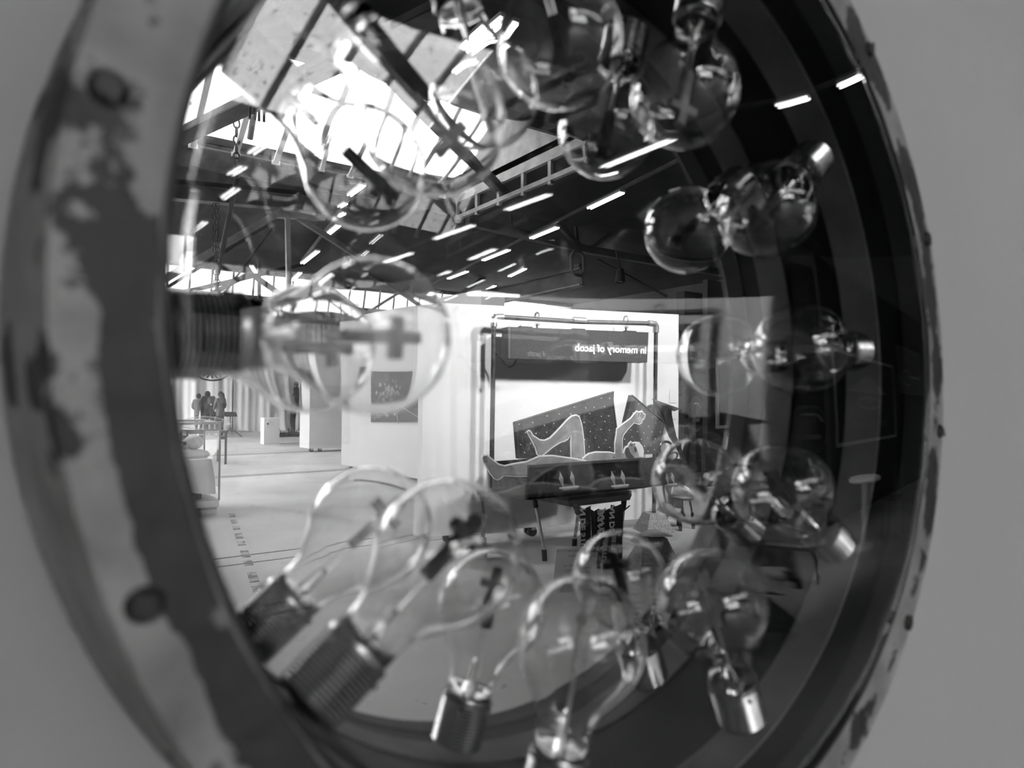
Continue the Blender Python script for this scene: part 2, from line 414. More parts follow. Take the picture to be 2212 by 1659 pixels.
lantern(LAN[1], 'roof_lantern', 'skypane_b', 'unseen ridged roof lantern added to light the curtain end of the hall', 1.1, -9.6, 'skypane_b')  # out of view, added to brighten the curtain and far floor
lantern(LAN[2], 'roof_lantern', 'skypane_b', 'unseen roof lantern added for light next to the side windows', 1.1, -10.2, 'skypane_b')  # out of view, added so its bright glass lights the hall from the left
# ---- clerestory high on the far end
root = thing('clerestory_window', 'strip of bright clerestory glazing high behind the white curtain', 'window', (0, -28.6, 5.55))
obj('pane', MB().add([(2, 0, 0), (17, 0, 0), (17, .25, .95), (2, .25, .95)], [(0, 1, 2, 3)]), 'skypane_f', root)
for k in range(19):
    obj('glazing_bar', MB().bar((2 + k * .8, .04, 0), (2 + k * .8, .29, .95), .07, .06), 'steel_l', root)
obj('sill_beam', MB().box((-6, -.1, -.3), (19, .15, 0)), 'curb', root)
struct('wall_end', MB().box((-12, -28.95, 0), (24, -28.75, 5.5)), 'hallwall')
struct('wall_upper', MB().box((-12, -28.8, 6.5), (24, -28.5, 6.62)), 'roof')
# ---- roof steelwork
def truss(label, Y, parts, mat='steel', w=.12, name='roof_truss'):
    P0 = aty(parts[0][0], parts[0][1], Y)
    root = thing(name, label, 'truss', (P0.x, Y, P0.z))
    for (x0, y0, x1, y1, nm, ww, mm) in parts:
        a = aty(x0, y0, Y) - root.location; b = aty(x1, y1, Y) - root.location
        obj(nm, MB().bar(a, b, ww, ww), mm, root)
    return root
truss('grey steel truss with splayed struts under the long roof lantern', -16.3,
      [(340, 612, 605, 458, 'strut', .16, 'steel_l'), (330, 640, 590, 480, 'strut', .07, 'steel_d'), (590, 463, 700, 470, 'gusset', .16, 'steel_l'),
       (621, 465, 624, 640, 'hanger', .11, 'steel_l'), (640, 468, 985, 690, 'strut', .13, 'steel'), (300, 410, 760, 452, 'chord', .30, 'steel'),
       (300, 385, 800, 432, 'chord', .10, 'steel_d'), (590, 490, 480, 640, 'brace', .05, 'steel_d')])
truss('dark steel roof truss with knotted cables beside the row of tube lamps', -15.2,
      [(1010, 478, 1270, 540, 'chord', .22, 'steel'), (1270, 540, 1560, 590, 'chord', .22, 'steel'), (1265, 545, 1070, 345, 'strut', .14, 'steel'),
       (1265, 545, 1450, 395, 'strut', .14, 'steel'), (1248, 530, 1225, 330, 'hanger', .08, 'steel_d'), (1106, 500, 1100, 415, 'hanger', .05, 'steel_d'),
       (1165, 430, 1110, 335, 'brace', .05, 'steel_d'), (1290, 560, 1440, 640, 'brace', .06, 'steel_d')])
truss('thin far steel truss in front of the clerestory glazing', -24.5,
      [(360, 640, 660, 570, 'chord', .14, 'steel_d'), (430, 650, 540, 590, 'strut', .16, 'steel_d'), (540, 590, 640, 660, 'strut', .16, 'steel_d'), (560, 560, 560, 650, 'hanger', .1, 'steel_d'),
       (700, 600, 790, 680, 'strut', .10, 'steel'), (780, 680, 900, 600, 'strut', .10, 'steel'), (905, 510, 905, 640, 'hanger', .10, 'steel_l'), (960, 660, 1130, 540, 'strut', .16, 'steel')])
# wide beam crossing under the glass and hanging bundle of conduits
a, b = fl(380, 296, 6.2), fl(960, 14, 6.2)
root = thing('cross_beam', 'wide dark beam crossing under the roof lantern glass', 'beam', (a.x, a.y, 6.2))
obj('web', MB().bar((0, 0, 0), b - a, .28, .10), 'steel', root); obj('flange', MB().bar((0, 0, -.09), b - a + Vector((0, 0, -.09)), .34, .03), 'steel_d', root)
a, b = fl(700, 20, 6.3), fl(1090, 420, 6.3)
tag(obj('brace_beam', MB().bar(a, b, .20, .2), 'steel_d'), 'dark diagonal brace beam passing below the glazing bars', 'beam')
a = aty(560, 20, -10.6); b = aty(560, 262, -10.6)
root = thing('conduit_bundle', 'bundle of vertical dark conduits hanging from the roof', 'conduit', (a.x, a.y, b.z))
for k in range(4):
    obj('conduit', MB().tube([(-.12 + k * .07, .02 * (k % 2), 0), (-.12 + k * .07, .02 * (k % 2), 6.6 - b.z)], .022, 8), 'steel_d', root, True)
# rods
for (p, q_, Y, r) in (((512, 385), (470, 590), -15.9, .055), ((555, 205), (540, 300), -13.6, .06)):
    a, b = aty(*p, Y), aty(*q_, Y)
    root = thing('pull_rod', 'slanting steel pull rod hanging below %s' % ('the timber curb' if r < .056 else 'the lantern glass'), 'rod', b)
    obj('rod', MB().tube([(0, 0, 0), a - b], r, 10), 'steel', root, True); obj('end_cap', MB().sphere(a - b, r * 1.15), 'steel_d', root, True)
# chains
def chain(label, top, bot, link_len=.085, r=.010):
    top, bot = Vector(top), Vector(bot); L = (top - bot).length; n = max(2, int(L / (link_len * .78)))
    root = thing('chain', label, 'chain', bot)
    mb = MB(); k = 10; lw = link_len * .30
    pts = []
    for j in range(k):
        t = 2 * PI * j / k; pts.append((lw * math.cos(t), 0, (link_len / 2) * math.sin(t)))
    mb.tube(pts, r, 5, closed=True); me = mb.mesh('chain_link', 'all')
    for i in range(n):
        o = link('chain_link', me, 'steel_d', root); o.location = (top - bot) * ((i + .5) / n); o.rotation_euler = (0, 0, (i % 2) * PI / 2)
    return root
t = aty(511, 240, -14.1); b = aty(511, 384, -14.1); chain('long black chain hanging in front of the bright roof glass', t, b, .20, .020)
t = aty(463, 440, -15.8); b = aty(467, 640, -15.8); chain('thin double chain below the timber curb', t, b, .15, .012)
t = aty(469, 440, -15.3); b = aty(471, 640, -15.3); chain('thin pale hoist chain beside the double chain', t, b, .15, .012)
# crane beam with hook block
a, b = aty(1258, 598, -13.5), aty(945, 668, -19)
root = thing('crane_beam', 'riveted crane beam above the white display wall', 'beam', a)
d = b - a
obj('web', MB().bar((0, 0, -.0), d, .05, .42), 'steel', root); obj('flange', MB().bar((0, 0, -.22), d + Vector((0, 0, -.22)), .26, .04), 'steel_l', root)
obj('flange', MB().bar((0, 0, .22), d + Vector((0, 0, .22)), .26, .04), 'steel', root)
c = aty(1248, 570, -13.4)
root = thing('beam_clamp', 'rounded steel clamp gripping the end of the crane beam', 'clamp', c)
pts = [(-.22, 0, -.2), (-.22, 0, .2), (-.12, 0, .32), (.12, 0, .32), (.22, 0, .2), (.22, 0, -.2), (.12, 0, -.3), (-.12, 0, -.3)]
obj('jaw', MB().tube(pts, .05, 8, closed=True), 'steel', root, True); obj('bolt', MB().tube([(0, -.1, -.05), (0, .1, -.05)], .05, 8), 'steel_d', root)
# spotlight on the beam
c = aty(1340, 600, -13)
root = thing('spotlight', 'small black spotlight under the dark roof truss', 'spotlight', c)
obj('housing', MB().lathe([(.0, .25), (.09, .24), (.12, .1), (.14, -.12), (.125, -.12), (.1, .05)], 16), 'black', root, True)
obj('yoke', MB().bar((0, 0, .2), (-.15, 0, .7), .03, .03), 'black', root); obj('lens', MB().lathe([(.0, -.08), (.12, -.09)], 16), 'silver', root)

# gallery spotlights aimed at the white display wall
for (x, y, z, tx_, ty_, tz_, pw_), wh in zip(((3.3, -1.9, 4.1, 3.3, -5.4, 1.75, 270), (4.7, -1.8, 4.1, 4.6, -5.2, 1.8, 300), (6.1, -1.7, 4.1, 5.9, -5.0, 1.7, 170)), ('the outstretched foot', 'the hanging sign', 'the brass horn')):
    root = thing('gallery_spotlight', 'black gallery spotlight on a drop rod aimed at ' + wh, 'spotlight', (x, y, z), 'gallery spotlights')
    dr = (Vector((tx_, ty_, tz_)) - Vector((x, y, z))).normalized()
    obj('housing', MB().tube([-dr * .16, -dr * .06, dr * .02, dr * .05], [.05, .075, .085, .085], 16), 'black', root, True)
    obj('drop_rod', MB().tube([(0, 0, .05), (0, 0, CEIL - z)], .012, 8), 'black', root)
    ld = bpy.data.lights.new('spot_beam', 'SPOT'); ld.energy = pw_; ld.spot_size = math.radians(60); ld.spot_blend = .6; ld.shadow_soft_size = .16
    lo = bpy.data.objects.new('spot_beam', ld); COL.objects.link(lo); lo.parent = root; lo.location = dr * .09
    lo.rotation_euler = Vector((0, 0, -1)).rotation_difference(dr).to_euler()

# ---- fluorescent battens in rows
def lamp(a, b, group, lab):
    a, b = Vector(a), Vector(b); c = (a + b) / 2; d = (b - a)
    root = thing('tube_lamp', lab, 'lamp', c, group)
    obj('housing', MB().bar(-d / 2, d / 2, .16, .05), 'lamp_body', root)
    n = d.normalized(); sdv = n.cross(Vector((0, 0, 1))) * .045
    for s_ in (-1, 1):
        obj('tube', MB().tube([-d / 2 * .97 + sdv * s_ + Vector((0, 0, -.045)), d / 2 * .97 + sdv * s_ + Vector((0, 0, -.045))], .019, 6), 'tubelamp', root, True)
    return root
ZL = 6.0
ORD = ('first', 'second', 'third', 'fourth', 'fifth', 'sixth', 'seventh', 'eighth', 'ninth', 'tenth')
def row(pairs, grp, lab, rail=None, extra=()):
    every = [(fl(x0, y0, ZL), fl(x1, y1, ZL)) for (x0, y0, x1, y1) in pairs] + list(extra)
    every.sort(key=lambda e: e[0].y)
    for k, (p, q_) in enumerate(every):
        lamp(p, q_, grp, (ORD[k] + ' ' + lab + ' from the curtain') if len(every) > 1 else lab)
    if rail:
        a, b = rail; a = Vector(a); b = Vector(b)
        o = obj('lamp_track', MB().bar(a, b, .07, .06), 'steel'); tag(o, 'long grey track carrying the ' + grp, 'track')
ax = fl(1345, 412, ZL); bx = fl(968, 600, ZL); dA = (ax - bx).normalized()
extraA = [(ax + dA * (s + .0), ax + dA * (s + 1.35)) for s in (2.6, 5.2, 7.8, 10.4, 13.0)]
row([(1345, 412, 1272, 447), (1205, 488, 1147, 512), (1100, 537, 1043, 560), (1010, 584, 968, 600)], 'tube lamps past the side of the lantern',
    'twin tube lamp on the track past the side of the lantern', (bx - dA * 2 + Vector((0, 0, .06)), ax + dA * 15 + Vector((0, 0, .06))), extraA)
row([(1135, 578, 1100, 595), (1070, 615, 1037, 632), (1015, 645, 992, 656)], 'tube lamps in the row beyond the crane beam', 'twin tube lamp in the row beyond the crane beam')
cx0, cx1 = fl(785, 400, ZL), fl(653, 566, ZL)
row([(785, 400, 750, 427), (740, 449, 721, 462), (732, 484, 704, 507), (687, 540, 653, 567), (649, 587, 632, 604)], 'tube lamps under the roof lantern',
    'twin tube lamp in the row under the roof lantern', (cx1 + Vector((0, 0, .06)), cx0 + Vector((0, 0, .06))))
row([(553, 588, 543, 572)], 'far small tube lamps', 'single tube lamp in front of the clerestory strut')
rowD = [(Vector((4.2 + .05 * k, -7.5 + 2.2 * k, ZL)), Vector((4.2 + .05 * k, -6.2 + 2.2 * k, ZL))) for k in range(3)]
row([], 'tube lamps over the spotlit floor', 'twin tube lamp in the row over the spotlit floor', None, rowD)

# ================================================================== DISPLAY WALL WITH SIGN AND COFFIN
Pa, Pb = fl(910, 1158, .10), fl(1396, 1120, .10)
pd = (Pb - Pa); pd.z = 0; pd.normalize(); pn = Vector((-pd.y, pd.x, 0))      # pn faces the mirror wall (+y)
if pn.y < 0: pn = -pn
rz = math.atan2(pd.y, pd.x)
root = thing('display_wall', 'large white rolling display wall behind the coffin and hanging sign', 'display wall', Pa)
Pc = atp(1465, 1110, Pa, pn); L = (Pc - Pa).dot(pd)
zt0 = atp(940, 654, Pa, pn).z - Pa.z; zt1 = atp(1385, 674, Pa, pn).z - Pa.z
ttop = lambda l: zt0 + (zt1 - zt0) * l / L
P = lambda l, n, z: pd * l + pn * n + Vector((0, 0, z))
obj('panel', MB().add([P(0, 0, 0), P(L, 0, 0), P(L, 0, zt1), P(0, 0, zt0), P(0, -.16, 0), P(L, -.16, 0), P(L, -.16, zt1), P(0, -.16, zt0)],
    [(0, 1, 2, 3), (4, 5, 6, 7), (0, 3, 7, 4), (1, 2, 6, 5), (3, 2, 6, 7), (0, 1, 5, 4)]), 'board', root)
for l in (.3, 1.2, 2.2, L - .3):
    for n in (-.04, -.12):
        wv = MB().tube([P(l, n - .02, -.05), P(l, n + .02, -.05)], .05, 12); c_ = obj('caster', wv, 'rubber', root); obj('fork', MB().box(tuple(P(l - .03, n - .03, -.03)), tuple(P(l + .03, n + .03, 0))), 'zinc', c_)
for (px0, py0, px1, py1) in ((1446, 840, 1460, 870), (1450, 880, 1460, 905)):
    A_ = atp(px0, py0, Pa + pn * .004, pn) - Pa; B_ = atp(px1, py1, Pa + pn * .004, pn) - Pa
    obj('caption_card', MB().prism([A_, Vector((B_.x, B_.y, A_.z)), B_, Vector((A_.x, A_.y, B_.z))], pn * .003), 'paper', root)

# iron pipe frame standing in front of it
off = .20
PF = Pa + pn * off
def pp(px, py, o=off): return atp(px, py, Pa + pn * o, pn)
tl, tr = pp(1067, 684), pp(1417, 699)
bl = Vector((tl.x, tl.y, 0)) - pd * .06; br = Vector((tr.x, tr.y, 0)) - pd * .02
root = thing('pipe_frame', 'iron pipe frame with the hanging sign in front of the white display wall', 'frame', bl)
z0 = bl
obj('post', MB().tube([(0, 0, .06), tl - z0 - pd * .012 + Vector((0, 0, -1.4)), tl - z0], .024, 10), 'pipe', root, True)
obj('post', MB().tube([br - z0 + Vector((0, 0, .201)), tr - z0], .022, 10), 'pipe', root, True)
mid = (tl + tr) / 2 - z0
obj('crossbar', MB().tube([tl - z0, mid + Vector((0, 0, -.015)), tr - z0], .024, 10), 'pipe', root, True)
for c_, s_ in ((tl - z0, 1), (tr - z0, -1)):
    obj('elbow', MB().tube([c_ + Vector((0, 0, -.10)), c_ + Vector((0, 0, -.03)), c_ + pd * s_ * .02 + Vector((0, 0, -.004)), c_ + pd * s_ * .10], .034, 10), 'zinc', root, True)
obj('coupling', MB().tube([mid - pd * .075, mid + pd * .075], .034, 10), 'zinc', root, True)
obj('foot_flange', MB().lathe([(.0, 0), (.12, 0), (.12, .02), (.045, .03), (.04, .10), (0, .10)], 16), 'zinc', root, True)
obj('sleeve', MB().tube([Vector((0, 0, .55)) + pd * .03, Vector((0, 0, .80)) + pd * .03], .034, 10), 'zinc', root, True)
# granite feet
def block(label, c, s, h, name='stone_foot'):
    s2 = s * .52
    o = obj(name, MB().add([(-s, -s, 0), (s, -s, 0), (s, s, 0), (-s, s, 0), (-s2, -s2, h), (s2, -s2, h), (s2, s2, h), (-s2, s2, h)],
            [(0, 1, 2, 3), (4, 5, 6, 7), (0, 1, 5, 4), (1, 2, 6, 5), (2, 3, 7, 6), (3, 0, 4, 7)]), 'granite')
    o.location = c; o.rotation_euler = (0, 0, .35); tag(o, label, 'stone'); return o
block('speckled granite foot holding the iron post', (br.x, br.y, 0), .17, .20)
# hanging sign
off2 = .29
s_tl, s_tr, s_br, s_bl = pp(1104, 706, off2), pp(1401, 718, off2), pp(1398, 783, off2), pp(1104, 774, off2)
root = thing('hanging_sign', 'long grey lightbox reading in memory of jacob hung from the pipe', 'sign', s_bl)
o_ = s_bl
obj('box', MB().prism([s_tl - o_, s_tr - o_, s_br - o_, Vector((0, 0, 0))], -pn * .17), 'sign', root)
obj('side_plate', MB().prism([s_tl - o_ - pd * .03, s_tl - o_ - pd * .003, -pd * .003, -pd * .03], -pn * .17), 'steel', root)
for px in (1139, 1254, 1366):
    A_ = pp(px, 708 + (px - 1104) * .04, off2) - o_
    obj('hinge', MB().bar(A_ - pd * .07 - pn * .05 + Vector((0, 0, .012)), A_ + pd * .07 - pn * .05 + Vector((0, 0, .012)), .05, .02), 'black', root)
tw = (pp(1397, 760, off2) - pp(1243, 757, off2)).length
me = text_mesh('in memory of jacob', .2, .001, .0)
wx = max(v.co.x for v in me.vertices); sz = .2 * tw / wx
A_ = pp(1396, 764, off2) + pn * .004 - o_
t = text('lettering', 'in memory of jacob', sz, A_, (PI / 2, 0, rz + PI), 'led', root, depth=.002, bold=.0006)
t['label'] = 'lit white lettering in memory of jacob'
for px in (1160, 1352):
    A_ = pp(px, 690 + (px - 1160) * .035, off) ; B_ = pp(px, 712 + (px - 1160) * .03, off)
    k = thing('hook_chain', 'short hook and chain holding the sign box ' + ('near the black cable' if px < 1200 else 'above its lettering'), 'hook', B_, 'sign hooks')
    h = A_ - B_
    obj('eye', MB().tube([h + Vector((0, 0, .03)) + Vector((.0, .035 * math.sin(t_), .04 * math.cos(t_))) for t_ in [2 * PI * j / 10 for j in range(10)]], .009, 6, closed=True), 'zinc', k, True)
    obj('hook', MB().tube([h + Vector((0, 0, -.01)), h * .75 + pd * .02, h * .55 - pd * .015, h * .45 + pd * .01, h * .55 + pd * .03], .008, 6), 'zinc', k, True)
    for j in range(3):
        l_ = obj('chain_link', MB().tube([Vector((.010 * math.cos(t_), 0, .022 * math.sin(t_))) for t_ in [2 * PI * i / 8 for i in range(8)]], .005, 5, closed=True), 'steel', k, True)
        l_.location = h * (.1 + .15 * j); l_.rotation_euler = (0, 0, j * PI / 2)
pts = [pp(1069, 769, off), pp(1075, 763, off + .03), pp(1082, 771, off + .05), pp(1090, 785, off + .08), pp(1100, 794, off + .1), pp(1110, 788, off + .13), pp(1116, 776, off + .16)]
o = obj('power_cable', MB().tube(pts, .010, 6), 'cable', None, True); tag(o, 'thin black cable sagging between pipe post and sign box', 'cable')

# ---------------------------------------------------------------- coffin
YC = -3.98                                        # front face of the coffin
k_ = .22908
def C2(cx, cy, y): return aty(1020 + cx * k_, 820 + cy * k_, y)
ftl = aty(1142, 999, YC); fbl = aty(1142, 1071, YC); fsh = aty(1390, 998, YC); fbs = aty(1388, 1063, YC); fhd = aty(1476, 997, YC - .12); fbh = aty(1462, 1062, YC - .12)
zb = (fbl.z + fbs.z) / 2; zt = (ftl.z + fsh.z) / 2
root = thing('coffin', 'open black coffin with silver handles resting on a chrome stand', 'coffin', (ftl.x, YC, zb))
H = zt - zb; X1 = fsh.x - ftl.x; X2 = fhd.x - ftl.x
coffin = root
plan = [(0, 0), (X1, .0), (X2, -.14), (X2, -.46), (X1, -.62), (0, -.50)]
obj('front_board', MB().prism([Vector((0, 0, 0)), Vector((X1, 0, -.0)), Vector((X1, 0, H)), Vector((0, 0, H))], (0, -.02, 0)), 'coffin', root)
obj('shoulder_board', MB().prism([Vector((X1, 0, 0)), Vector((X2, -.14, 0)), Vector((X2, -.14, H)), Vector((X1, 0, H))], (0, -.02, 0)), 'felt', root)
obj('head_board', MB().prism([Vector((X2, -.14, 0)), Vector((X2, -.46, 0)), Vector((X2, -.46, H)), Vector((X2, -.14, H))], (-.02, 0, 0)), 'coffin', root)
obj('foot_board', MB().prism([Vector((0, -.02, 0)), Vector((0, -.50, 0)), Vector((0, -.50, H * .62)), Vector((0, -.02, H * .62))], (-.02, 0, 0)), 'coffin_end', root)
obj('back_board', MB().prism([Vector((0, -.50, 0)), Vector((X1, -.62, 0)), Vector((X1, -.62, H)), Vector((0, -.50, H))], (0, .02, 0)), 'coffin', root)
obj('base_board', MB().prism([Vector((x, y, .0)) for x, y in plan], (0, 0, .02)), 'coffin', root)
obj('rim', MB().bar((-.01, .008, H), (X1, .008, H), .03, .02), 'felt_l', root)
def handle(x, z, s=1.0):
    g = obj('handle', MB().tube([(x - .13 * s, .045, z - .07), (x - .09 * s, .06, z - .075), (x + .09 * s, .06, z - .075), (x + .13 * s, .045, z - .07)], [.006, .016, .016, .006], 8), 'silver', root, True)
    for sx in (-1, 1):
        xx = x + sx * .075 * s
        obj('mount', MB().add(*[[(xx, .0, z + .06), (xx - .014, .012, z + .02), (xx - .024, .012, z), (xx - .010, .03, z - .04), (xx, .05, z - .08), (xx + .010, .03, z - .04), (xx + .024, .012, z), (xx + .014, .012, z + .02), (xx, .045, z + .01)],
            [(0, 1, 8), (1, 2, 8), (2, 3, 8), (3, 4, 8), (4, 5, 8), (5, 6, 8), (6, 7, 8), (7, 0, 8)]]), 'silver', g)
for (cx, cy) in ((880, 930), (1360, 918)):
    p = C2(cx, cy, YC); handle(p.x - ftl.x, p.z - zb, .8)
p = C2(1690, 910, YC - .1); g = handle(p.x - ftl.x + .05, p.z - zb, .7)
# raised lid, two leaves
YL = YC - .65
def lid(name, label, pts, mat, edge, studs):
    P_ = [C2(x, y, YL) for x, y in pts]
    base = min(P_, key=lambda v: v.z)
    org = Vector((base.x, YL, base.z))
    r_ = obj(name, MB().prism([p - org for p in P_], (0, -.05, 0)), mat, coffin); r_.location = org - coffin.location; r_['label'] = label
    obj('edge_strip', MB().tube([P_[i] - org + Vector((0, .004, 0)) for i in edge], .008, 5), 'felt_l', r_)
    me = MB().sphere((0, 0, 0), .0065, 6, 4).mesh('stud')
    xs = [p.x for p in P_]; zs = [p.z for p in P_]
    def inside(x, z):
        c = False; n = len(P_)
        for i in range(n):
            a, b = P_[i], P_[(i + 1) % n]
            if (a.z > z) != (b.z > z) and x < (b.x - a.x) * (z - a.z) / (b.z - a.z) + a.x: c = not c
        return c
    i = 0; z = min(zs) + .04
    while z < max(zs):
        x = min(xs) + .05 + (.06 if i % 2 else 0)
        while x < max(xs):
            if inside(x - .02, z) and inside(x + .02, z + .02):
                s_ = link('stud', me, 'silver', r_); s_.location = Vector((x + random.uniform(-.02, .02), YL + .004, z + random.uniform(-.02, .02))) - org
            x += studs
        z += studs * .62; i += 1
    return r_
lid('lid_leaf', 'long slanted coffin lid dotted with silver studs behind the raised knee', [(412, 402), (1330, 115), (1325, 190), (1360, 460), (1352, 745), (440, 745)], 'felt', (5, 0, 1, 2, 3, 4), .13)
lid('lid_leaf', 'short pointed grey coffin lid leaf beside the raised hand', [(1505, 147), (1798, 392), (1812, 425), (1742, 700), (1410, 720), (1445, 400)], 'felt_l', (5, 0, 1, 2, 3), .11)
# photographic cut-out figure (flat boards with a white cut edge)
def offset_poly(P_, d):
    n = len(P_); out = []
    area = sum(P_[i].x * P_[(i + 1) % n].z - P_[(i + 1) % n].x * P_[i].z for i in range(n)); s_ = 1 if area > 0 else -1
    for i in range(n):
        a, b, c = P_[i - 1], P_[i], P_[(i + 1) % n]
        e1 = Vector((b.x - a.x, 0, b.z - a.z)).normalized(); e2 = Vector((c.x - b.x, 0, c.z - b.z)).normalized()
        nn = Vector((e1.z + e2.z, 0, -(e1.x + e2.x)))
        if nn.length < 1e-4: nn = Vector((e1.z, 0, -e1.x))
        nn.normalize(); out.append(b + nn * d * s_)
    return out
def cutout(part, pts, y, parent, outline=True, mat='skin', crop=C2, edge=.012):
    P_ = [crop(cx, cy, y) for cx, cy in pts]
    o = obj(part, MB().prism([p - parent.location for p in P_], (0, -.006, 0)), mat, parent)
    if outline:
        Q = [Vector((p.x, y - .004, p.z)) for p in offset_poly(P_, edge)]
        obj('white_edge', MB().prism([p - parent.location for p in Q], (0, -.008, 0)), 'outline', o)
    return o
YF = YC - .22
root = thing('cutout_figure', 'flat cut-out photograph of a reclining figure lying in the coffin', 'cutout', (ftl.x + .3, YF, zb + .02))
LOWLEG = [(110, 710), (125, 722), (140, 715), (190, 760), (250, 805), (310, 820), (400, 800), (520, 780), (640, 728), (760, 722), (870, 738), (950, 748), (1070, 768), (1070, 860), (530, 905), (420, 903), (300, 897), (270, 925), (245, 938), (215, 925), (180, 880), (130, 800), (100, 740)]
RLEG = [(525, 492), (540, 486), (553, 495), (570, 530), (640, 575), (690, 578), (740, 555), (800, 495), (860, 430), (900, 385), (945, 348), (985, 340), (1010, 358), (1030, 420), (1045, 520), (1056, 640), (1062, 735), (940, 745), (938, 600), (940, 510), (900, 560), (830, 588), (760, 630), (700, 680), (655, 715), (620, 700), (605, 640), (570, 570)]
BODY = [(1050, 745), (1100, 705), (1170, 688), (1300, 690), (1352, 700), (1352, 600), (1365, 520), (1370, 465), (1430, 420), (1500, 370), (1530, 330), (1555, 302), (1575, 312), (1600, 305), (1612, 312), (1618, 328), (1634, 332), (1622, 362), (1600, 385), (1600, 402), (1580, 415), (1545, 402), (1530, 400), (1470, 460), (1425, 520), (1415, 560), (1416, 690), (1432, 695), (1440, 665), (1452, 640), (1475, 630), (1485, 606), (1500, 590), (1512, 604), (1540, 597), (1575, 600), (1602, 635), (1615, 680), (1608, 725), (1560, 760), (1560, 840), (1050, 840)]
cutout('stretched_leg', LOWLEG, YF, root); cutout('raised_leg', RLEG, YF - .05, root); bd = cutout('torso', BODY, YF - .03, root)
def mark(nm, pts, y, mat, parent): return obj(nm, MB().prism([C2(cx, cy, y) - root.location for cx, cy in pts], (0, .002, 0)), mat, parent)
mark('beard', [(1447, 650), (1475, 640), (1490, 690), (1530, 735), (1500, 750), (1455, 735), (1440, 690)], YF - .03, 'skin_d', bd)
mark('ear', [(1525, 640), (1545, 635), (1552, 670), (1535, 690)], YF - .03, 'skin_d', bd)
mark('brow', [(1490, 612), (1510, 612), (1512, 622), (1488, 624)], YF - .03, 'skin_d', bd)
mark('bath_cap', [(1540, 597), (1575, 600), (1602, 635), (1615, 680), (1608, 725), (1575, 730), (1555, 660), (1535, 620)], YF - .03, 'paper', bd)
mark('nipple', [(1330, 728), (1342, 728), (1342, 738), (1330, 738)], YF - .03, 'skin_d', bd)
for (a_, b_) in (((105, 735), (135, 722)), ((104, 748), (138, 738)), ((108, 765), (140, 755)), ((112, 780), (142, 772))):
    pa, pb = C2(*a_, YF), C2(*b_, YF); obj('toe_line', MB().bar(pa - root.location + Vector((0, .002, 0)), pb - root.location + Vector((0, .002, 0)), .004, .006), 'skin_d', root.children[0])
for (a_, b_) in (((1575, 312), (1566, 350)), ((1600, 312), (1585, 352)), ((1618, 330), (1598, 362))):
    pa, pb = C2(*a_, YF - .03), C2(*b_, YF - .03); obj('finger_line', MB().bar(pa - root.location + Vector((0, .002, 0)), pb - root.location + Vector((0, .002, 0)), .004, .005), 'skin_d', bd)

# chrome stand below it
fz = zb
A1 = fl(1188, 1217); A2 = Vector((A1.x + .38, YC + .02, 0))
root = thing('coffin_stand', 'chrome folding stand with dark tray under the coffin', 'stand', ((A1.x + fbs.x) / 2, YC - .2, 0))
tz = zb - .03
tx0, tx1 = aty(1222, 1075, YC).x, aty(1350, 1072, YC).x
ty0, ty1 = YC + .06, YC - .50
obj('tray', MB().add([(tx0, ty1, tz - .05), (tx1, ty1, tz - .05), (tx1, ty0, tz - .05), (tx0, ty0, tz - .05), (tx0 - .03, ty1, tz), (tx1 + .03, ty1, tz), (tx1 + .03, ty0, tz), (tx0 - .03, ty0, tz)],
    [(0, 1, 2, 3), (4, 5, 6, 7), (0, 1, 5, 4), (1, 2, 6, 5), (2, 3, 7, 6), (3, 0, 4, 7)]), 'coffin_end', root)
obj('tray_support', MB().box((tx0 - .02, ty1, tz), (tx1 + .02, ty0, zb)), 'black', root)
for o in root.children: o.location = -root.location
for (x, y, fx, fy) in ((tx0 + .02, ty1 + .04, A1.x + .02, A1.y - .10), (tx0 + .08, ty0 - .03, A1.x + .26, A1.y + .30), (tx1 - .04, ty0 - .03, tx1 - .02, A1.y + .26), (tx1 - .12, ty1 + .04, tx1 - .06, ty1 - .12)):
    T_ = Vector((x, y, tz - .05)) - root.location; B_ = Vector((fx, fy, .06)) - root.location
    l_ = obj('leg', MB().tube([T_, B_], .016, 8), 'chrome', root, True)
    obj('rubber_foot', MB().tube([B_ + (T_ - B_).normalized() * .04, Vector((B_.x, B_.y, 0))], .024, 8), 'rubber', l_, True)
    obj('socket', MB().tube([T_, T_ + (B_ - T_).normalized() * .08], .024, 8), 'rubber', l_, True)
obj('cord', MB().tube([Vector((tx0 + .05, ty0, tz - .10)) - root.location, Vector(((tx0 + tx1) / 2, ty0 + .05, tz - .24)) - root.location, Vector((tx1, ty0, tz - .10)) - root.location], .006, 5), 'cable', root)
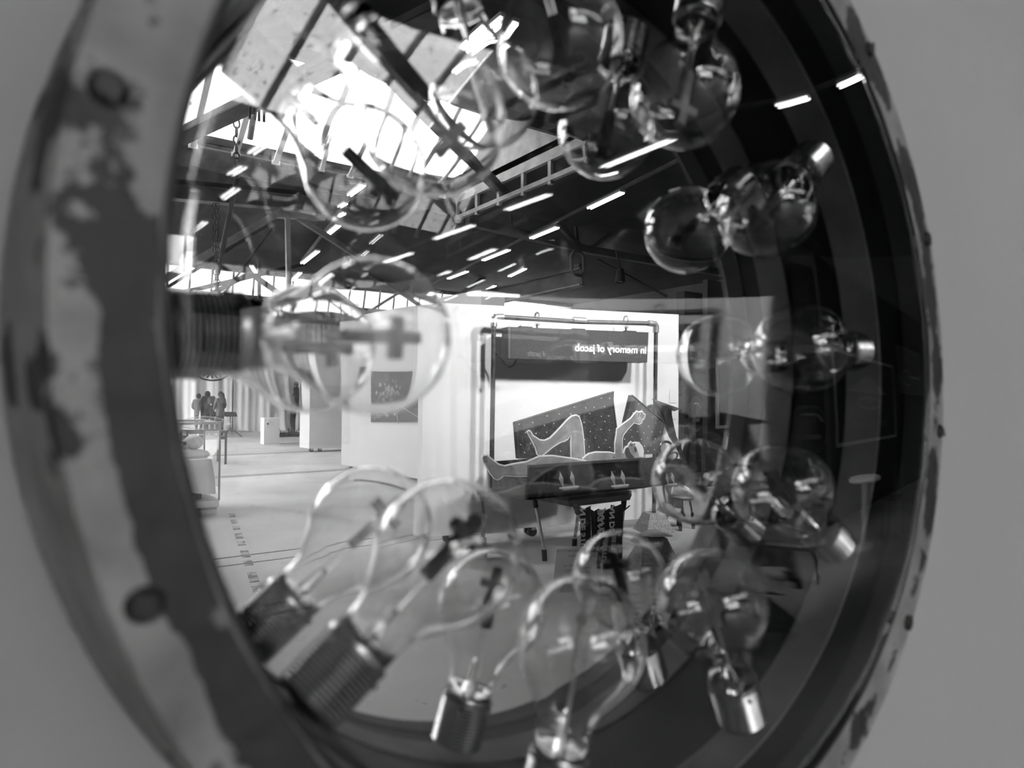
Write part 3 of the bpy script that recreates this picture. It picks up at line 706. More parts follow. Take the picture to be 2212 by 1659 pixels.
# ribbons with lettering
YR = YC + .13
def ribbon(label, x0, x1, y0, y1, words, tx, ty, up_=True, size=.15):
    A_, B_ = aty(x0, y0, YR), aty(x1, y1, YR); zlow = max(B_.z, .02)
    root = thing('ribbon_banner', label, 'banner', (A_.x, YR, zlow))
    n = 10; vs = []; fs = []
    for i in range(n + 1):
        t = i / n
        for j in range(5):
            u = j / 4; vs.append((u * (B_.x - A_.x), .012 * math.sin(u * 7 + t * 2), (A_.z - zlow) * (1 - t) - (1 - t) * .0 + .02 * math.sin(u * PI) * (t - 1)))
    for i in range(n):
        for j in range(4): fs.append((i * 5 + j, i * 5 + j + 1, i * 5 + 6 + j, i * 5 + 5 + j))
    mb = MB().add(vs, fs); o = obj('cloth', mb, 'ribbon', root, 'all')
    sol = o.modifiers.new('thickness', 'SOLIDIFY'); sol.thickness = .004
    P_ = aty(tx, ty, YR + .02)
    # letters run along the ribbon, faces the mirror wall
    R = Matrix(((0, -1, 0), (0, 0, 1), (-1, 0, 0))) if up_ else Matrix(((0, 1, 0), (0, 0, 1), (1, 0, 0)))
    t_ = link('lettering', text_mesh(words, size, .001, .003), 'letter', root)
    t_.rotation_euler = R.to_euler(); t_.location = P_ - root.location
    return root
ribbon('dark ribbon lettered N DE STUNT on the left under the coffin tray', 1252, 1274, 1095, 1200, 'N DE STUNT', 1264, 1097, True, .078)
ribbon('dark ribbon with upward lettering JAN DE under the coffin tray', 1276, 1292.5, 1100, 1210, 'JAN DE', 1291, 1168, False, .078)
ribbon('dark ribbon lettered JAN DE STUNT with a J at the top', 1294, 1317, 1100, 1225, 'JAN DE STUNT', 1305, 1099, True, .078)
ribbon('dark ribbon lettered AN DE STUNT beside the right chrome leg', 1319, 1343, 1090, 1230, 'AN DE STUNT', 1327, 1091, True, .078)
# handwritten paper sheet
C_, D_ = fl(1280, 1255, .0), fl(1195, 1256, .0)
A_, B_ = aty(1203, 1181, D_.y - .10), aty(1281, 1179, C_.y - .10)
yb_ = (C_.y + D_.y) / 2; n_ = (B_ - A_).cross(D_ - A_).normalized()
if n_.y < 0: n_ = -n_
root = thing('paper_sheet', 'handwritten paper sheet propped on the floor before the stand', 'sign', D_)
obj('sheet', MB().prism([A_ - D_, B_ - D_, C_ - D_, D_ - D_], -n_ * .006), 'paper', root)
xa = (A_ - B_).normalized(); ya_ = (A_ - D_).normalized(); za_ = xa.cross(ya_).normalized(); ya_ = za_.cross(xa)
R = Matrix((xa, ya_, za_)).transposed()
wd = (A_ - B_).length; hg = (A_ - D_).length
for (s_, u, v_, sz) in (('LAT je zelf NIET in de', .04, .83, .031), ('n STAAN', .24, .68, .031), ('EN STAAL en', .16, .40, .031), ('veel GOED', .22, .26, .031), ('IS.', .40, .12, .031)):
    t_ = link('handwriting', text_mesh(s_, sz, .0005, -.0004, .2), 'ink', root)
    t_.rotation_euler = R.to_euler(); t_.location = (B_ - D_) + (A_ - B_) * u + (D_ - A_) * (1 - v_) + za_ * .002
block('dark granite wedge with a folded white sheet, before the granite foot', (fl(1370, 1205).x + .12, fl(1370, 1205).y + .12, 0), .17, .2)
c = fl(1370, 1205); o = obj('folded_sheet', MB().add([(-.15, -.1, 0), (.12, -.12, .03), (.14, .1, .0), (-.13, .12, .03), (-.15, -.1, .01), (.12, -.12, .04), (.14, .1, .01), (-.13, .12, .04)],
    [(0, 1, 2, 3), (4, 5, 6, 7), (0, 1, 5, 4), (1, 2, 6, 5), (2, 3, 7, 6), (3, 0, 4, 7)]), 'cloth')
o.location = (c.x + .12, c.y + .12, .201); tag(o, 'folded white sheet lying on the granite wedge', 'paper')

# horn player: flat cut-out on a stool with a brass horn
YH = YC - .76
def C3(cx, cy, y): return aty(1380 + cx * .26525, 820 + cy * .26525, y)
sb = C3(330, 960, YH)
root = thing('bar_stool', 'round chrome stool carrying the cut-out horn player', 'stool', (sb.x, YH, 0))
hz = sb.z
obj('seat', MB().lathe([(0, hz - .05), (.14, hz - .05), (.155, hz - .02), (.14, hz), (0, hz)], 24), 'steel_l', root, True)
for k in range(4):
    t = PI / 4 + k * PI / 2
    l_ = obj('leg', MB().tube([(.10 * math.cos(t), .10 * math.sin(t), hz - .05), (.15 * math.cos(t), .15 * math.sin(t), .05)], .013, 8), 'chrome', root, True)
    obj('rubber_foot', MB().tube([(.148 * math.cos(t), .148 * math.sin(t), .08), (.153 * math.cos(t), .153 * math.sin(t), 0)], .02, 8), 'rubber', l_, True)
root = thing('cutout_player', 'flat cut-out figure in black swimsuit seated with the horn', 'cutout', (sb.x, YH, hz))
cutout('body', [(250, 640), (290, 620), (330, 640), (350, 690), (345, 780), (335, 860), (400, 900), (400, 955), (230, 955), (255, 880), (280, 800), (245, 720)], YH + .02, root, crop=C3)
obj('swimsuit', MB().prism([C3(cx, cy, YH + .02) - root.location for cx, cy in [(255, 712), (345, 700), (340, 790), (332, 860), (275, 880), (285, 800)]], (0, .003, 0)), 'swim', root)
ax_ = [(205, 240), (225, 300), (250, 380), (275, 460), (310, 530), (345, 620), (365, 700), (360, 780), (320, 830)]
pts = [C3(cx, cy, YH - .02) for cx, cy in ax_]
root = thing('brass_horn', 'large brass horn with flared bell beside the coffin lid', 'horn', pts[-1])
obj('bell', MB().tube([p - root.location for p in [pts[0] + Vector((.01, .02, .06)), pts[0] + Vector((.0, .01, .02))] + pts[:4]], [.165, .12, .085, .062, .05, .042], 20), 'brass', root, True)
obj('tubing', MB().tube([p - root.location for p in pts[3:]], .036, 12), 'brass', root, True)
obj('coil', MB().tube([C3(220 + 55 * math.cos(t), 560 + 55 * math.sin(t), YH - .04) - root.location for t in [2 * PI * j / 16 for j in range(16)]], .016, 8, closed=True), 'brass', root, True)

# ================================================================== BEYOND THE DISPLAY WALL
# brick pier and dark partition on the right
yP = -8.4
A_, B_ = aty(1464, 700, yP), aty(1477, 700, yP)
pier = struct('wall_pier', MB().box((A_.x - .5, yP - .4, 0), (B_.x - .02, yP - .03, 2.75)), 'hallwall')
me = MB().box((-.5, -.03, 0), (0, .0, .28)).mesh('brick')
for k in range(9):
    o = link('brick', me, 'brickm', pier); o.location = (B_.x - .01 + (.015 if k % 2 else 0), yP + .0, .02 + k * .3)
D0, D1 = aty(1478, 800, yP - .3), aty(1660, 800, yP - .3)
struct('wall_partition', MB().box((D0.x, yP - .5, 0), (D1.x + 2.5, yP - .3, 3.6)), 'darkpanel')
root = thing('logo_cabinet', 'dark cabinet with an oval white emblem behind the brick pier', 'cabinet', (D0.x + .1, yP - .29, 0))
c1 = aty(1550, 870, yP - .1)
obj('body', MB().box((0, 0, 0), (c1.x - D0.x - .1, .2, c1.z)), 'black', root)
ce = aty(1504, 895, yP - .09) - root.location
obj('emblem', MB().tube([ce + Vector((.22 * math.cos(t), 0, .34 * math.sin(t))) for t in [2 * PI * j / 24 for j in range(24)]], .008, 5, closed=True), 'steel_l', root)
obj('emblem_arc', MB().tube([ce + Vector((.15 * math.cos(t), .0, .06 + .16 * math.sin(t))) for t in [.3 + 1.6 * j / 10 for j in range(11)]], .02, 5), 'letter', root)
obj('emblem_bar', MB().box(tuple(ce + Vector((-.1, 0, -.15))), tuple(ce + Vector((.1, .005, -.08)))), 'letter', root)
def poster(label, P0, wd, hg, y, frame_m='letter', pic='darkpanel', name='framed_poster', fw_=.05):
    root = thing(name, label, 'poster', (P0.x, y, P0.z))
    obj('picture', MB().box((0, -.02, 0), (wd, .0, hg)), pic, root)
    for (a, b) in (((-fw_, -.02, -fw_), (wd + fw_, .02, 0)), ((-fw_, -.02, hg), (wd + fw_, .02, hg + fw_)), ((-fw_, -.02, 0), (0, .02, hg)), ((wd, -.02, 0), (wd + fw_, .02, hg))):
        obj('frame_bar', MB().box(a, b), frame_m, root)
    return root
A_ = aty(1550, 915, yP - .28); B_ = aty(1566, 780, yP - .28)
root = poster('tall narrow white framed print on the dark partition', A_, .42, B_.z - A_.z, yP - .27, pic='felt_l')
for k in range(3):
    obj('print_curve', MB().tube([(.21 + .12 * math.sin(t * 2 + k), .004, .15 + k * .45 + .4 * t / 3) for t in [3 * j / 12 for j in range(13)]], .02, 5), 'letter', root)
A_ = aty(1547, 955, yP - .28)
o = obj('caption_card', MB().box((0, 0, 0), (.2, .01, .3)), 'paper'); o.location = A_; tag(o, 'small pale caption card below the narrow white framed print', 'card')

# things seen only faintly, in the front glass: dark wall with poster, sign, white table, chair
yG = -6.8
A_, B_ = gray(1812, 958, y=yG), gray(1928, 795, y=yG)
XW0 = min(A_.x, B_.x)
struct('wall_poster', MB().box((XW0 - .25, yG - .12, 0), (XW0 + 9, yG - .02, 3.4)), 'darkpanel')
root = poster('pale framed poster with a triangle motif on the dark wall', Vector((XW0, yG, A_.z)), abs(B_.x - A_.x), B_.z - A_.z, yG, frame_m='board', pic='steel_d')
wd, hg = abs(B_.x - A_.x), B_.z - A_.z
obj('triangle_print', MB().prism([Vector((wd * .15, .002, hg * .58)), Vector((wd * .85, .002, hg * .58)), Vector((wd * .5, .002, hg * .82))], (0, .003, 0)), 'steel_l', root)
obj('medallion_print', MB().tube([(wd * .5 + wd * .2 * math.cos(t), .002, hg * .45 + hg * .07 * math.sin(t)) for t in [2 * PI * j / 20 for j in range(20)]], .02, 5, closed=True), 'steel_l', root)
obj('caption_print', MB().box((wd * .2, .001, hg * .12), (wd * .8, .004, hg * .22)), 'steel', root)
A_, B_ = gray(1945, 850, y=yG), gray(1990, 765, y=yG)
root = thing('wall_notice', 'small pale notice with a round white emblem on the dark wall', 'notice', (min(A_.x, B_.x), yG, A_.z))
wd, hg = abs(B_.x - A_.x), B_.z - A_.z
obj('board', MB().box((0, -.02, 0), (wd, 0, hg)), 'steel_l', root)
obj('emblem', MB().tube([(wd * .3 + wd * .18 * math.cos(t), .002, hg * .35 + hg * .16 * math.sin(t)) for t in [.9 + 4.4 * j / 14 for j in range(15)]], .012, 5), 'letter', root)
obj('caption_line', MB().box((wd * .42, .0, hg * .36), (wd * .85, .004, hg * .41)), 'letter', root)
c = gray(1870, 1030, z=.74)
root = thing('round_table', 'round white cafe table on a pedestal near the dark wall', 'table', (c.x, c.y, 0))
obj('table_top', MB().lathe([(0, .70), (.36, .70), (.38, .72), (.36, .74), (0, .74)], 32), 'board', root, True)
obj('pedestal', MB().lathe([(.0, .70), (.06, .70), (.055, .1), (.06, .03)], 16), 'board', root, True); obj('foot', MB().lathe([(0, .03), (.22, .03), (.24, 0), (0, 0)], 24), 'board', root, True)
c = c + Vector((.75, .35, 0))
root = thing('cafe_chair', 'dark cafe chair with light tubular frame beside the white table', 'chair', (c.x, c.y, 0))
obj('seat', MB().box((-.2, -.2, .43), (.2, .2, .46)), 'black', root); obj('backrest', MB().box((-.2, .18, .62), (.2, .21, .84)), 'black', root)
for sx in (-1, 1):
    obj('leg', MB().tube([(sx * .19, -.19, .45), (sx * .2, -.2, 0)], .012, 6), 'chrome', root); obj('leg', MB().tube([(sx * .19, .2, .84), (sx * .19, .2, .45), (sx * .2, .22, 0)], .012, 6), 'chrome', root)

# wall with the dark photograph
A_, B_ = fl(737, 1010), fl(912, 1044)
dv = (B_ - A_); dv.z = 0; Lw = dv.length; dv.normalize(); nv = Vector((-dv.y, dv.x, 0))
if nv.x > 0: nv = -nv
root = thing('picture_wall', 'off-white display wall carrying the dark blossom photograph', 'display wall', A_)
obj('panel', MB().prism([Vector((0, 0, .06)), dv * (Lw + 1.6) + Vector((0, 0, .06)), dv * (Lw + 1.6) + Vector((0, 0, 3.05)), Vector((0, 0, 3.05))], -nv * .45), 'board_g', root)
for l in (.25, 1.6, Lw + 1):
    for nn in (-.1, -.35):
        obj('caster', MB().tube([dv * l + nv * (nn - .02) + Vector((0, 0, .05)), dv * l + nv * (nn + .02) + Vector((0, 0, .05))], .05, 10), 'rubber', root)
g = lambda px, py: atp(px, py, A_ + nv * .02, nv)
q4 = [g(801, 809), g(990, 815), g(990, 912), g(801, 912)]
root = thing('dark_photograph', 'dark unframed photograph of pale blossom on the off-white wall', 'picture', q4[3])
obj('print', MB().prism([p - root.location for p in q4], -nv * .015), 'paint_d', root)
xv = (q4[1] - q4[0]); zv = q4[0] - q4[3]
for k in range(46):
    u = .30 + random.gauss(0, .09); v_ = .52 + random.gauss(0, .13) - abs(u - .3) * .5
    if 0.05 < u < .95 and .05 < v_ < .95:
        r = random.uniform(.02, .06)
        c = xv * u + zv * v_ + nv * .003
        n5 = [c + (dv * math.cos(t) + Vector((0, 0, 1)) * math.sin(t)) * r * random.uniform(.5, 1.2) for t in [2 * PI * j / 6 for j in range(6)]]
        obj('blossom', MB().prism(n5, nv * .001), 'flower', root)
for (u0, v0, u1, v1) in ((.28, .40, .10, .10), (.32, .4, .36, .05), (.36, .42, .62, .2)):
    obj('stem_print', MB().bar(xv * u0 + zv * v0 + nv * .003, xv * u1 + zv * v1 + nv * .003, .008, .008), 'flower', root)

# rolling white wall further back
A_, B_ = fl(647, 966, .1), fl(668, 969, .1); C_ = fl(742, 966, .1)
root = thing('rolling_wall', 'tall white rolling wall on black casters before the curtain', 'display wall', (A_.x, A_.y, .1))
o_ = root.location
pl = [A_ - o_, B_ - o_, (B_ - o_) + (C_ - B_) * 1.6, (A_ - o_) + (C_ - B_) * 1.6]
obj('panel', MB().prism([Vector((p.x, p.y, 0)) for p in pl], (0, 0, 2.55)), 'board', root)
for t in (.1, .35, 1.2):
    p = (B_ - o_) + (C_ - B_) * t
    c_ = obj('caster', MB().tube([(p.x, p.y - .14, -.05), (p.x, p.y - .10, -.05)], .05, 12), 'rubber', root); obj('fork', MB().box((p.x - .03, p.y - .15, -.05), (p.x + .03, p.y - .09, 0)), 'zinc', c_)

# curtain
YCU = -27.2
def curtain(label, x0, x1, ztop, ph):
    n = int((x1 - x0) / .06); vs = []; fs = []; zs = [0, .05, .15, .4, 1.2, 2.4, ztop]
    for i in range(n + 1):
        x = x0 + (x1 - x0) * i / n
        for z in zs:
            am = .10 * (.6 + .4 * math.sin(x * 1.7 + ph)) * (1 + (.5 if z < .2 else 0))
            y = am * math.sin(x * 9 + ph + .8 * math.sin(x * 2.3)) + .04 * math.sin(x * 23) + (.12 * math.sin(x * 5 + z * 20) if z < .1 else 0)
            vs.append((x - x0, y, z))
    m = len(zs)
    for i in range(n):
        for j in range(m - 1): fs.append((i * m + j, (i + 1) * m + j, (i + 1) * m + j + 1, i * m + j + 1))
    o = obj('curtain', MB().add(vs, fs), 'curtain', None, 'all'); o.location = (x0, YCU, 0)
    s_ = o.modifiers.new('thickness', 'SOLIDIFY'); s_.thickness = .01
    return tag(o, label, 'curtain', 'curtain panels across the hall')
curtain('long white pleated curtain behind the music stand', 1.5, 5.75, 4.6, 0)
curtain('long white pleated curtain behind the white pedestal', 5.8, 9.2, 4.6, 1.3)
curtain('long white pleated curtain beyond the rolling white wall', 9.25, 14, 4.6, 2.1)

# pedestal with a disc
A_ = fl(570, 960); B_ = fl(597, 961)
root = thing('pedestal', 'white pedestal with a round disc on its front', 'pedestal', A_)
wd = (B_ - A_).length; hp = aty(572, 903, A_.y).z
obj('body', MB().box((0, -.4, 0), (wd, 0, hp)), 'board', root)
obj('front_disc', MB().lathe([(0, 0), (.17, 0), (.17, .04), (0, .04)], 32, axis='y'), 'board', root, True).location = (wd * .52, 0.001, hp * .72)
obj('knob', MB().sphere((wd * .2, .05, hp * .78), .03), 'black', root)
obj('floor_plate', MB().box((wd, -.1, 0), (wd + .25, .05, .02)), 'board', root)

# people (one continuous mesh each; clothing by face)
def figure(label, loc, rz_, joints, edges, rad, zones, scale=1.0, extras=()):
    me = bpy.data.meshes.new('person'); names = list(joints); idx = {n: i for i, n in enumerate(names)}
    me.from_pydata([joints[n] for n in names], [(idx[a], idx[b]) for a, b in edges], []); me.update()
    t = bpy.data.objects.new('person', me); COL.objects.link(t)
    sk = t.modifiers.new('skin', 'SKIN'); ss = t.modifiers.new('sub', 'SUBSURF'); ss.levels = 2; ss.render_levels = 2
    for i, n in enumerate(names):
        r = rad[n]; me.skin_vertices[0].data[i].radius = r if isinstance(r, tuple) else (r, r)
        me.skin_vertices[0].data[i].use_root = (n == 'pelvis')
    out = bpy.data.meshes.new_from_object(t.evaluated_get(bpy.context.evaluated_depsgraph_get()))
    bpy.data.objects.remove(t); bpy.data.meshes.remove(me)
    out.materials.clear()
    for _, m in zones: out.materials.append(M[m])
    for p in out.polygons:
        p.use_smooth = True
        for k, (test, m) in enumerate(zones):
            if test(p.center): p.material_index = k; break
    root = thing('person', label, 'person', loc, rot=(0, 0, rz_)); root.scale = (scale,) * 3
    link('body', out, None, root)
    for nm, mb, m in extras: obj(nm, mb, m, root, True)
    return root
J = dict(pelvis=(0, 0, .95), chest=(0, 0, 1.28), neck=(0, 0, 1.48), head=(0, .02, 1.58), crown=(0, .02, 1.69), shL=(-.18, 0, 1.42), elL=(-.24, .02, 1.15), haL=(-.14, .16, 1.02),
         shR=(.18, 0, 1.42), elR=(.24, .02, 1.15), haR=(.14, .16, 1.02), hiL=(-.09, 0, .88), knL=(-.10, .02, .5), anL=(-.08, 0, .08), toL=(-.08, .13, .03), hiR=(.09, 0, .88), knR=(.09, .05, .5), anR=(.06, .0, .08), toR=(.07, .13, .03))
E_ = [('pelvis', 'chest'), ('chest', 'neck'), ('neck', 'head'), ('head', 'crown'), ('chest', 'shL'), ('shL', 'elL'), ('elL', 'haL'), ('chest', 'shR'), ('shR', 'elR'), ('elR', 'haR'),
      ('pelvis', 'hiL'), ('hiL', 'knL'), ('knL', 'anL'), ('anL', 'toL'), ('pelvis', 'hiR'), ('hiR', 'knR'), ('knR', 'anR'), ('anR', 'toR')]
RD = dict(pelvis=(.16, .12), chest=(.19, .13), neck=.06, head=.09, crown=.07, shL=.075, elL=.055, haL=.035, shR=.075, elR=.055, haR=.035, hiL=.095, knL=.065, anL=.045, toL=.04, hiR=.095, knR=.065, anR=.045, toR=.04)
hair = lambda: MB().sphere((0, -.01, 1.62), (.10, .105, .12), 12, 8)
ZJ = lambda top: [(lambda c: c.z > 1.50, 'face'), (lambda c: abs(c.x) < .19 and c.z < 1.06 and c.y > .12, 'face'), (lambda c: c.z > .82, top), (lambda c: c.z > .09, 'jean'), (lambda c: True, 'black')]
p = fl(634, 937)
figure('standing person in dark padded jacket and trousers by the soil heap', p, math.radians(120), J, E_, RD, ZJ('cloth_d'), 1.03, [('hair', hair(), 'hair'), ('scarf', MB().tube([(.08 * math.cos(t), .08 * math.sin(t), 1.47) for t in [2 * PI * j / 12 for j in range(12)]], .04, 6, closed=True), 'cloth_d')])
JB = dict(J); JB.update(chest=(0, .12, 1.24), neck=(0, .22, 1.41), head=(0, .27, 1.48), crown=(0, .30, 1.57), shL=(-.18, .16, 1.38), elL=(-.26, .26, 1.14), haL=(-.16, .42, 1.16), shR=(.18, .16, 1.38), elR=(.26, .26, 1.14), haR=(.16, .42, 1.16))
ZB_ = [(lambda c: c.z > 1.43 and c.y > .2, 'face'), (lambda c: c.y > .40, 'face'), (lambda c: c.z > .82, 'cloth_d'), (lambda c: c.z > .09, 'jean'), (lambda c: True, 'black')]
hairB = lambda: MB().sphere((0, .26, 1.51), (.10, .105, .12), 12, 8)
yPp = -24.6
p = aty(452, 935, yPp); p.z = 0
pack = MB().tube([(0, -.10, 1.0), (0, -.12, 1.15), (0, -.04, 1.36)], [.13, .16, .10], 12)
figure('person with dark backpack bending toward the black camera box', p, math.radians(175), JB, E_, RD, ZB_, .97, [('hood', hairB(), 'cloth_d'), ('backpack', pack, 'black'), ('emblem', MB().sphere((.03, -.28, 1.15), (.03, .01, .03)), 'letter')])
p2 = aty(475, 935, yPp + .75); p2.z = 0
Z2 = [(lambda c: c.z > 1.50, 'face'), (lambda c: c.y > .12 and c.z < 1.06 and c.z > .9, 'face'), (lambda c: c.z > .82, 'cloth_m'), (lambda c: c.z > .09, 'jean'), (lambda c: True, 'black')]
bag = MB().box((.1, .10, .80), (.3, .20, .98))
lh = MB().tube([(0, -.06, 1.66), (0, -.09, 1.5), (0, -.10, 1.25)], [.09, .10, .06], 10)
figure('person with long dark hair and grey coat with black shoulder bag', p2, math.radians(150), J, E_, RD, Z2, .90, [('hair', hair(), 'hair'), ('hair_length', lh, 'hair'), ('shoulder_bag', bag, 'black')])
p3 = aty(428, 935, yPp - 1.5); p3.z = 0
figure('person in grey coat half hidden behind the black camera box', p3, math.radians(200), J, E_, RD, Z2, .86, [('hair', hair(), 'hair')])
# camera box on a white easel
c = aty(447, 905, yPp - .95)
root = thing('camera_box', 'black wooden camera box on a white easel', 'box', (c.x, c.y, 0))
c0, c1 = aty(432, 905, c.y) - root.location, aty(461, 868, c.y) - root.location
bx_ = obj('box', MB().box((c0.x, -.3, c0.z), (c1.x, .1, c1.z)), 'black', root)
obj('latch', MB().box(((c0.x + c1.x) / 2 - .12, -.1, c1.z), ((c0.x + c1.x) / 2 + .04, .0, c1.z + .05)), 'black', bx_)
for sx in (c0.x + .02, c1.x - .02):
    obj('easel_leg', MB().bar((sx, 0, c0.z + .3), (sx + (.1 if sx > 0 else -.14), .3, 0), .05, .03), 'board', root); obj('easel_leg', MB().bar((sx, -.1, c0.z), (sx, -.5, 0), .05, .03), 'board', root)
obj('shelf', MB().box((c0.x - .1, -.3, c0.z - .05), (c1.x + .1, .15, c0.z)), 'board', root)
# music stand
p = fl(497, 944); tp = aty(497, 896, p.y)
root = thing('music_stand', 'black tripod stand with a small slanted desk', 'stand', p)
obj('pole', MB().tube([(0, 0, .2), (0, 0, tp.z)], .018, 8), 'black', root); obj('desk', MB().prism([Vector((-.2, .1, tp.z - .06)), Vector((.2, .1, tp.z - .06)), Vector((.2, -.1, tp.z + .08)), Vector((-.2, -.1, tp.z + .08))], (0, .01, .02)), 'black', root)
for k in range(3):
    t = k * 2 * PI / 3 + .3; obj('leg', MB().tube([(0, 0, .32), (.38 * math.cos(t), .38 * math.sin(t), .01)], .012, 6), 'black', root)
# soil heap with sprigs
p = fl(628, 941)
root = thing('soil_heap', 'low dark heap of soil with sprigs beside the standing person', 'soil', p + Vector((0, .25, 0)))
n = 28; vs = [(0, 0, .14)]; fs = []
for j in range(n):
    t = 2 * PI * j / n; r = .8 + .18 * math.sin(3 * t) + random.uniform(-.06, .06); vs.append((r * math.cos(t) * 1.1, r * math.sin(t) * .8, 0)); 
for j in range(n):
    t = 2 * PI * j / n; vs.append((.45 * math.cos(t), .35 * math.sin(t), .09 + random.uniform(-.02, .03)))
for j in range(n):
    k = (j + 1) % n; fs += [(1 + j, 1 + k, 1 + n + k, 1 + n + j), (1 + n + j, 1 + n + k, 0)]
obj('mound', MB().add(vs, fs), 'soil', root)
for k in range(14):
    x, y = random.uniform(-.7, .6), random.uniform(-.3, .35)
    obj('sprig', MB().bar((x, y, .04), (x + random.uniform(-.06, .06), y, random.uniform(.14, .28)), .03, .015), 'cloth_m' if k % 2 else 'soil', root)
# steel table with a glass dish
p = fl(487, 1003); hz = aty(487, 933, p.y).z; q_ = fl(484, 996)
root = thing('steel_table', 'tall narrow steel table with a shallow glass dish on it', 'table', p)
xl = aty(404, 933, p.y).x - p.x; yd = -.75
for (x, y) in ((0, 0), (xl, 0), (0, yd), (xl, yd)): obj('leg', MB().box((x - .02, y - .02, 0), (x + .02, y + .02, hz)), 'steel', root)
for z in (hz, .55):
    for (a, b) in (((xl, 0), (0, 0)), ((xl, yd), (0, yd)), ((0, 0), (0, yd)), ((xl, 0), (xl, yd))):
        obj('rail', MB().bar((a[0], a[1], z), (b[0], b[1], z), .04, .05), 'steel', root)
o = obj('glass_dish', MB().lathe([(0, .17), (.25, .15), (.5, .08), (.62, .0), (.60, -.02), (.3, -.09), (0, -.12)], 32), 'case_glass', None, True)
o.location = (p.x + xl / 2, p.y + yd / 2, hz + .155); o.scale = (.9, .55, 1); tag(o, 'shallow domed glass dish on the steel table', 'dish')
# vitrine with skull on a pillow
p = fl(473, 1084, .16)
root = thing('glass_case', 'glass vitrine on a pale base enclosing the draped table and skull', 'vitrine', (p.x, p.y, 0))
W_, D_ = 1.55, .95; zt_ = aty(476, 914, p.y).z
obj('base', MB().box((-W_, -D_, .10), (0, 0, .18)), 'board_g', root)
for (x, y) in ((-.1, -.12), (-W_ + .1, -.12), (-.1, -D_ + .12), (-W_ + .1, -D_ + .12)):
    obj('block', MB().box((x - .09, y - .06, 0), (x + .09, y + .06, .05)), 'brick2', root); obj('block', MB().box((x - .09, y - .06, .05), (x + .09, y + .06, .10)), 'brick2', root)
for (a, b) in (((-W_, 0), (0, 0)), ((-W_, -D_), (0, -D_)), ((0, -D_), (0, 0)), ((-W_, -D_), (-W_, 0))):
    obj('pane', MB().add([(a[0], a[1], .18), (b[0], b[1], .18), (b[0], b[1], zt_), (a[0], a[1], zt_)], [(0, 1, 2, 3)]), 'case_glass', root)
    obj('top_rail', MB().bar((a[0], a[1], zt_), (b[0], b[1], zt_), .025, .03), 'steel_l', root)
for (x, y) in ((0, 0), (0, -D_), (-W_, 0), (-W_, -D_)): obj('corner_post', MB().box((x - .010, y - .010, .18), (x + .010, y + .010, zt_)), 'steel_l', root)
ty_ = p.y - .42; tt = aty(445, 990, ty_ + .25); tzz = tt.z
root = thing('draped_table', 'small white wooden table draped with linen inside the vitrine', 'table', (p.x - .61, ty_, .18))
for (x, y) in ((.42, .2), (.42, -.2), (-.42, .2), (-.42, -.2)): obj('leg', MB().box((x - .03, y - .03, 0), (x + .03, y + .03, tzz - .2)), 'steel', root)
obj('table_top', MB().box((-.5, -.28, tzz - .21), (.5, .28, tzz - .185)), 'board', root)
vs = []; fs = []; n = 30; ring_ = []
for lv, (ex, z) in enumerate(((0, 0), (.02, -.01), (.03, -.12), (.04, -.24), (.045, -.33))):
    for j in range(n * 2):
        t = 2 * PI * j / (n * 2); cxx = max(-1, min(1, 1.5 * math.cos(t))); cyy = max(-1, min(1, 1.5 * math.sin(t)))
        wv = .02 * math.sin(j * 1.3) * (lv / 3.0); dz = -.10 * abs(math.sin(2 * t)) * (lv > 3)
        vs.append((cxx * (.52 + ex + wv), cyy * (.30 + ex + wv), tzz - .18 + z + dz))
N2 = n * 2
for lv in range(4):
    for j in range(N2): fs.append((lv * N2 + j, lv * N2 + (j + 1) % N2, (lv + 1) * N2 + (j + 1) % N2, (lv + 1) * N2 + j))
fs.append(tuple(range(N2)))
o = obj('linen_cloth', MB().add(vs, fs), 'cloth', None, 'all'); o.location = root.location; tag(o, 'white linen cloth hanging over the small table in the vitrine', 'cloth')
o = obj('pillow', MB().lathe([(0, .10), (.2, .10), (.3, .07), (.33, .03), (.3, .0), (0, .0)], 24), 'cloth', None, True); o.location = (p.x - .34, ty_, tzz + .001); o.scale = (.95, .75, 1); tag(o, 'plump white pillow under the skull', 'pillow')
root = thing('skull', 'human skull resting on the white pillow', 'skull', (p.x - .25, ty_ + .06, tzz + .105))
obj('cranium', MB().sphere((.02, 0, .085), (.115, .085, .09), 16, 10), 'bone', root, True)
obj('face', MB().add([(-.05, -.05, .09), (-.05, .05, .09), (-.13, .035, .06), (-.13, -.035, .06), (-.05, -.045, .0), (-.05, .045, .0), (-.14, .03, .0), (-.14, -.03, .0)], [(0, 1, 2, 3), (4, 5, 6, 7), (0, 1, 5, 4), (1, 2, 6, 5), (2, 3, 7, 6), (3, 0, 4, 7)]), 'bone', root)
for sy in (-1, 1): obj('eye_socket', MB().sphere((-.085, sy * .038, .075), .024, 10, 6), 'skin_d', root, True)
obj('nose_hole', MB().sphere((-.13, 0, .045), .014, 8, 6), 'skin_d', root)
for k in range(6): obj('tooth', MB().box((-.146, -.028 + k * .0095, .004), (-.138, -.021 + k * .0095, .018)), 'bone', root)
